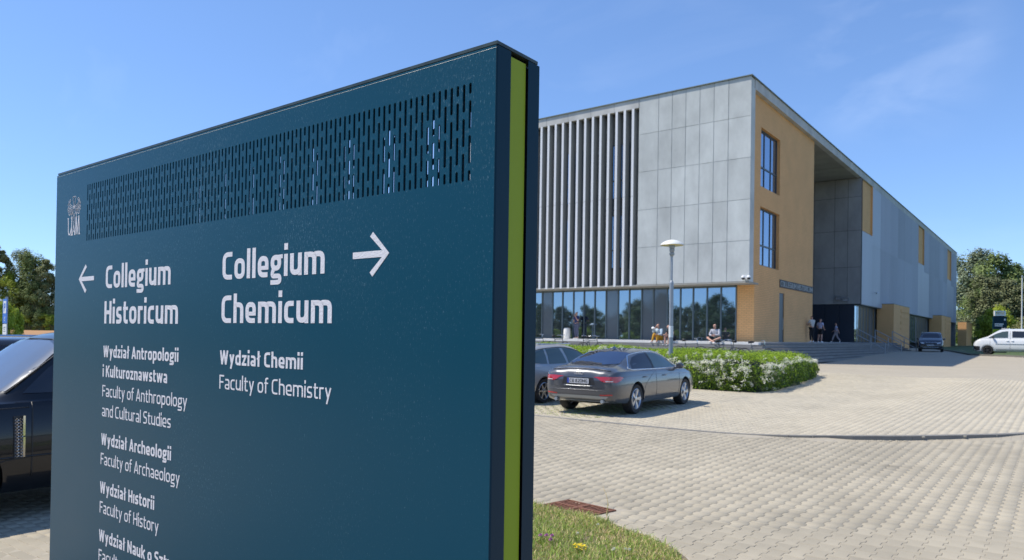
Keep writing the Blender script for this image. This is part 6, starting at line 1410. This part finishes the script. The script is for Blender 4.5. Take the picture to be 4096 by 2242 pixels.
def sprays():
    V = []; F = []
    def spray(x, y, nx_, ny_, z0, L_, dr):
        pts = []; d = Vector((nx_ * .8 + r.uniform(-.5, .5), ny_ * .8 + r.uniform(-.5, .5), r.uniform(.15, .7))).normalized(); p = Vector((x, y, z0)); st2 = L_ / 12
        for k in range(12): pts.append(p.copy()); p = p + d * st2; d = (d + Vector((0, 0, -dr))).normalized()
        for q in pts[2:]:
            for k in range(10): card(V, F, q + Vector((r.gauss(0, .020), r.gauss(0, .020), r.gauss(0, .018) + .012)), Vector((r.uniform(-1, 1), r.uniform(-1, 1), r.uniform(0, 1.4))).normalized(), r.uniform(.022, .036), r.uniform(.02, .03), r)
    per = [(HP[i], HP[i + 1]) for i in range(1, 6)]
    for i in range(800):
        t = r.random()
        if t < .55: x, y, nx_, ny_ = r.uniform(-12.8, -7.1), 20.88, 0, -1
        else: y = r.uniform(21.0, 30.8); x = lerp(-6.93, -8.0, max(0, (y - 21.9) / 8.9)); nx_, ny_ = 1, -.1
        h = min(1.02, max(.10, 1.0 - abs(r.gauss(0, .38))))
        if math.sin(x * 3.1 + y * 2.3) * math.cos(h * 7 + x * 1.3 + y) > .35: continue
        if -9.9 < x < -8.7 and y < 21.1 and h < .7: continue
        q = Vector((x + nx_ * r.uniform(-.05, .14), y + ny_ * r.uniform(-.05, .14), hz(x, y) + h * htop(x, y)))
        for k in range(r.randint(8, 30)): card(V, F, q + Vector((r.gauss(0, .042), r.gauss(0, .042), r.gauss(0, .026))), Vector((r.uniform(-1, 1), r.uniform(-1, .2), r.uniform(0, 1.4))).normalized(), r.uniform(.018, .034), r.uniform(.018, .03), r)
    for i in range(130):
        t = r.random()
        if t < .55: x, y, nx_, ny_ = r.uniform(-12.8, -7.3), 21.0, r.uniform(-.3, .4), -1
        else:
            y = r.uniform(21.2, 30.8); x = lerp(-6.95, -8.0, max(0, (y - 21.9) / 8.9)); nx_, ny_ = 1, r.uniform(-.6, .2)
        h = r.choice([r.uniform(.72, 1.0), r.uniform(.72, 1.0), r.uniform(.3, .8)])
        if -9.9 < x < -8.7 and y < 21.1 and h < .75: continue
        spray(x - nx_ * .1, y - ny_ * .1, nx_, ny_, hz(x, y) + h * htop(x, y) - .02, r.uniform(.15, .45), r.uniform(.10, .24))
    for i in range(170):
        while True:
            x = r.uniform(-20, -6.9); y = 20.9 + abs(r.gauss(0, 1.8)) if r.random() < .75 else r.uniform(21, 31)
            if pip(x, y, HP): break
        spray(x, y, r.uniform(-1, 1), r.uniform(-1, .3), hz(x, y) + htop(x, y) + .0, r.uniform(.08, .30), .25)
    return hp_(npmesh('flower_sprays', [tuple(v) for v in V], F, M['petal']), '', None, 'stuff')
sprays()
# ------------------------------------------------------------ trees
def tree_meshes(kind, seed):
    r = random.Random(seed); V = []; F = []; H = 1.0
    clumps = []
    if kind == 'round':
        for i in range(60):
            a = r.uniform(0, 6.28); z = r.uniform(.10, .97); rad = .33 * math.sin(math.pi * min(1, (z + .05)) ** .85) ** .6 * r.uniform(.35, 1.05); clumps.append((Vector((math.cos(a) * rad, math.sin(a) * rad, z)), r.uniform(.05, .105)))
    elif kind == 'tall':
        for i in range(60):
            a = r.uniform(0, 6.28); z = r.uniform(.10, 1.0); rad = .19 * (1.12 - z) ** .5 * r.uniform(.3, 1.2); clumps.append((Vector((math.cos(a) * rad, math.sin(a) * rad, z)), r.uniform(.035, .075) * (1.3 - z * .6)))
    elif kind == 'birch':
        for i in range(70):
            a = r.uniform(0, 6.28); z = r.uniform(.18, 1.0); rad = .24 * (1.05 - z) ** .45 * r.uniform(.2, 1.15); clumps.append((Vector((math.cos(a) * rad, math.sin(a) * rad, z)), r.uniform(.035, .08)))
    elif kind == 'pine':
        for i in range(46):
            a = r.uniform(0, 6.28); z = r.uniform(.35, 1.0); rad = .24 * (1.15 - z) ** .5 * r.uniform(.3, 1.1); clumps.append((Vector((math.cos(a) * rad, math.sin(a) * rad, z)), r.uniform(.05, .09)))
    else:
        for i in range(50):
            a = r.uniform(0, 6.28); z = r.uniform(.05, .95); rad = .55 * math.sqrt(max(0, 1 - z * z)) * r.uniform(.3, 1.05); clumps.append((Vector((math.cos(a) * rad, math.sin(a) * rad, z)), r.uniform(.09, .18)))
    nl = {'round': 210, 'tall': 190, 'birch': 135, 'pine': 190, 'bush': 170}[kind]; ls = {'round': .027, 'tall': .023, 'birch': .022, 'pine': .022, 'bush': .055}[kind]
    for c, rad in clumps:
        out = Vector((c.x, c.y, (c.z - .5) * .5 + .25)).normalized()
        for k in range(nl):
            d = Vector((r.gauss(0, 1), r.gauss(0, 1), r.gauss(0, .8))); d = d.normalized() * rad * r.uniform(.45, 1.15) ** .7
            if kind == 'birch': d.z *= 1.5
            n_ = (d.normalized() * .8 + out * .5 + Vector((r.uniform(-.7, .7), r.uniform(-.7, .7), r.uniform(-.2, .9)))).normalized()
            card(V, F, c + d, n_, ls * r.uniform(.6, 1.4), ls * r.uniform(.4, .9), r)
    me = npmesh('crown', [tuple(v) for v in V], F, M['leafA']).data; bpy.data.objects.remove(bpy.data.objects[-1] if False else [o for o in bpy.data.objects if o.data == me][0])
    mb = MB()
    if kind != 'bush':
        mb.tube([(0, 0, -.02), (.005, .003, .25), (-.006, .004, .5), (.003, 0, .85)], .02, 7, rs=[.020, .015, .010, .003])
        for i in range(14):
            c, rad = clumps[r.randrange(len(clumps))]; z0 = max(.12, c.z * .55); mb.tube([(0, 0, z0), (c.x * .5, c.y * .5, lerp(z0, c.z, .6)), tuple(c)], .006, 5, rs=[.007, .004, .0015])
    else:
        for i in range(10): c, rad = clumps[r.randrange(len(clumps))]; mb.tube([(0, 0, 0), (c.x * .5, c.y * .5, c.z * .6), tuple(c)], .02, 5, rs=[.02, .012, .004])
    return me, mb.mesh('trunk', M['bark'])
PROTO = {}
LM = {'round': ['leafA', 'leafB', 'leafD'], 'tall': ['leafA', 'leafB', 'leafD'], 'birch': ['leafS', 'leafB', 'leafC'], 'pine': ['pine'], 'bush': ['leafC', 'leafA', 'leafB']}
def tree(kind, lm, x, y, z, H, label, group, wx=1.0, seed=0, cat='tree', rot=None):
    key = (kind, seed % 2)
    if key not in PROTO: PROTO[key] = tree_meshes(kind, 100 + hash(kind) % 1 + seed % 2 * 7 + len(kind))
    k2 = key + (lm,)
    if k2 not in PROTO:
        me = PROTO[key][0].copy(); me.materials[0] = M[lm]; PROTO[k2] = me
    t = empty({'round': 'broadleaf_tree', 'tall': 'poplar_tree', 'birch': 'birch_tree', 'pine': 'pine_tree', 'bush': 'bush'}[kind], (x, y, z), rot if rot is not None else rnd.uniform(0, 6.28), label=label, cat=cat, group=group); t.scale = (H * wx, H * wx, H)
    o = link('crown', PROTO[k2], t); o = link('trunk', PROTO[key][1], t); return t
def tp(px, D): return polar(D, D * (px - 2048) / 2874.9)
GL, GRr, GM = 'trees beyond the field on the left', 'trees beyond the far end of the building', 'tree line mirrored in the ground floor glass'
for i, (kind, lm, px, D, top, wx, lab) in enumerate((
    ('tall', 'leafB', -22, 150, 985, 1.1, 'tall olive tree cut by the left picture edge'),
    ('birch', 'leafB', 85, 158, 1012, 1.15, 'tallest slender tree above the parking sign on the left'),
    ('birch', 'leafA', 125, 150, 1022, 1.2, 'second tall slender tree, just right of the tallest one on the left'),
    ('tall', 'leafB', 185, 146, 1040, 1.0, 'pointed tree right beside the left edge of the blue sign'),
    ('round', 'leafC', 35, 146, 1095, .95, 'yellowish broadleaf tree behind the parking sign'),
    ('round', 'leafA', 135, 140, 1130, .9, 'mid green broadleaf tree in the middle of the left tree line'),
    ('round', 'leafB', 205, 150, 1110, .9, 'olive broadleaf tree partly behind the blue sign edge'),
    ('round', 'leafA', 80, 148, 1120, .9, 'mid green broadleaf tree low in the left tree line'))):
    D = D * .35 + 140; x, y = tp(px, D); H = (1316 - top) / 2875 * D + .4
    tree(kind, lm, x, y, 1.15, H, lab, GL, wx, i)
for i, (px, D, top, lm, lab) in enumerate(((20, 62, 1208, 'leafC', 'bright yellow green bush behind the parking sign post'), (60, 66, 1240, 'leafC', 'lower yellow green bush right of the parking sign'), (112, 150, 1262, 'leafC', 'pale green bush at the field edge below the tall trees'), (150, 150, 1250, 'leafA', 'green bush at the field edge, left of the blue sign'), (190, 150, 1256, 'leafC', 'yellow green bush at the field edge touching the blue sign edge'))):
    D = 188 if D > 100 else D; z0 = 1.15 if D > 100 else -.3; x, y = tp(px, D); tree('bush', lm, x, y, z0, (1316 - top) / 2875 * D + 1.6 - z0, lab, GL, .42 if D < 100 else 1.2, i, 'bush')
for i, (kind, lm, px, D, top, wx, lab) in enumerate((
    ('birch', 'leafS', 3868, 150, 1018, 1.15, 'silvery tree right beside the far end of the ribbed facade'),
    ('birch', 'leafS', 3925, 148, 1005, 1.1, 'silvery slender tree top, second from the building end'),
    ('round', 'leafA', 3985, 140, 1012, 1.05, 'largest dome shaped green tree in the right tree group'),
    ('round', 'leafD', 4060, 142, 1052, 1.0, 'dark green tree behind the flag poles'),
    ('pine', 'pine', 3945, 122, 1100, 1.15, 'brownish pine in the middle of the right tree group'),
    ('pine', 'pine', 4020, 120, 1120, 1.2, 'brownish pine behind the far blue sign'),
    ('pine', 'pine', 4090, 118, 1130, 1.1, 'brownish pine behind the flag pole bases'),
    ('round', 'leafC', 3862, 158, 1120, .8, 'yellowish tree low beside the far end of the facade')  )):
    x, y = tp(px, D); tree(kind, lm, x, y, .8, (1366 - top) / 2875 * D + .8, lab, GRr, wx, i)
for i, (px, D, top, lm, wx, lab) in enumerate(((3988, 104, 1222, 'leafC', .75, 'bright yellow green bush left of the far blue sign'), (3942, 108, 1262, 'leafA', .8, 'green bush behind the free standing brick pier'), (3925, 160, 1200, 'leafC', .8, 'yellow green bush above the free standing brick pier'), (4045, 104, 1290, 'leafD', .9, 'dark bush behind the roof of the white van'), (4100, 100, 1285, 'leafB', .9, 'olive bush behind the white van at the right edge'), (3850, 165, 1240, 'leafD', .8, 'dark bush seen between the last two brick piers'))):
    x, y = tp(px, D); tree('bush', lm, x, y, .8, (1366 - top) / 2875 * D + .9, lab, GRr, wx, i, 'bush')
kk = ['round', 'tall', 'round', 'pine', 'round', 'birch']; ll = {'round': ['leafA', 'leafB', 'leafD'], 'tall': ['leafD', 'leafA'], 'pine': ['pine'], 'birch': ['leafB']}
for i in range(58):
    x = -128 + i * 2.05 + rnd.uniform(-1.2, 1.2); y = -52 + rnd.uniform(-6, 4); k_ = kk[i % 6]; lab = {'round': 'broadleaf tree', 'tall': 'slender poplar like tree', 'pine': 'dark pine', 'birch': 'light crowned tree'}[k_] + ' of the line mirrored in the ground floor glass'
    tree(k_, ll[k_][i % len(ll[k_])], x, y, -.3, rnd.uniform(6.5, 9.5) * (1.12 if x > -70 else .95), lab, GM, rnd.uniform(1.0, 1.3), i)
lab = 'green bush of the row mirrored low in the ground floor glass front'
for i in range(26):
    tree('bush', ['leafC', 'leafA', 'leafB'][i % 3], -100 + i * 3.0 + rnd.uniform(-1, 1), -40 + rnd.uniform(-3, 3), -.3, rnd.uniform(2.2, 3.6), lab, GM, rnd.uniform(1, 1.5), i, 'bush')
for i in range(9):
    tree('bush', ['leafA', 'leafD', 'leafB'][i % 3], -2 + i * 5.5, 176 + rnd.uniform(-4, 4), .8, rnd.uniform(3.0, 4.5), 'green bush of the low row mirrored in the entrance glass', 'bushes mirrored in the entrance glass', 1.4, i, 'bush')
# tall meadow strip at the far side of the field
def samp_m(r):
    D = r.uniform(186, 189); L = D * r.uniform(-.76, -.55); x, y = polar(D, L); return x, y, 1.1, 1
tag(blades(5000, samp_m, 1.0, 1.9, 'meadow_grass', M['meadow'], .3), kind='stuff')
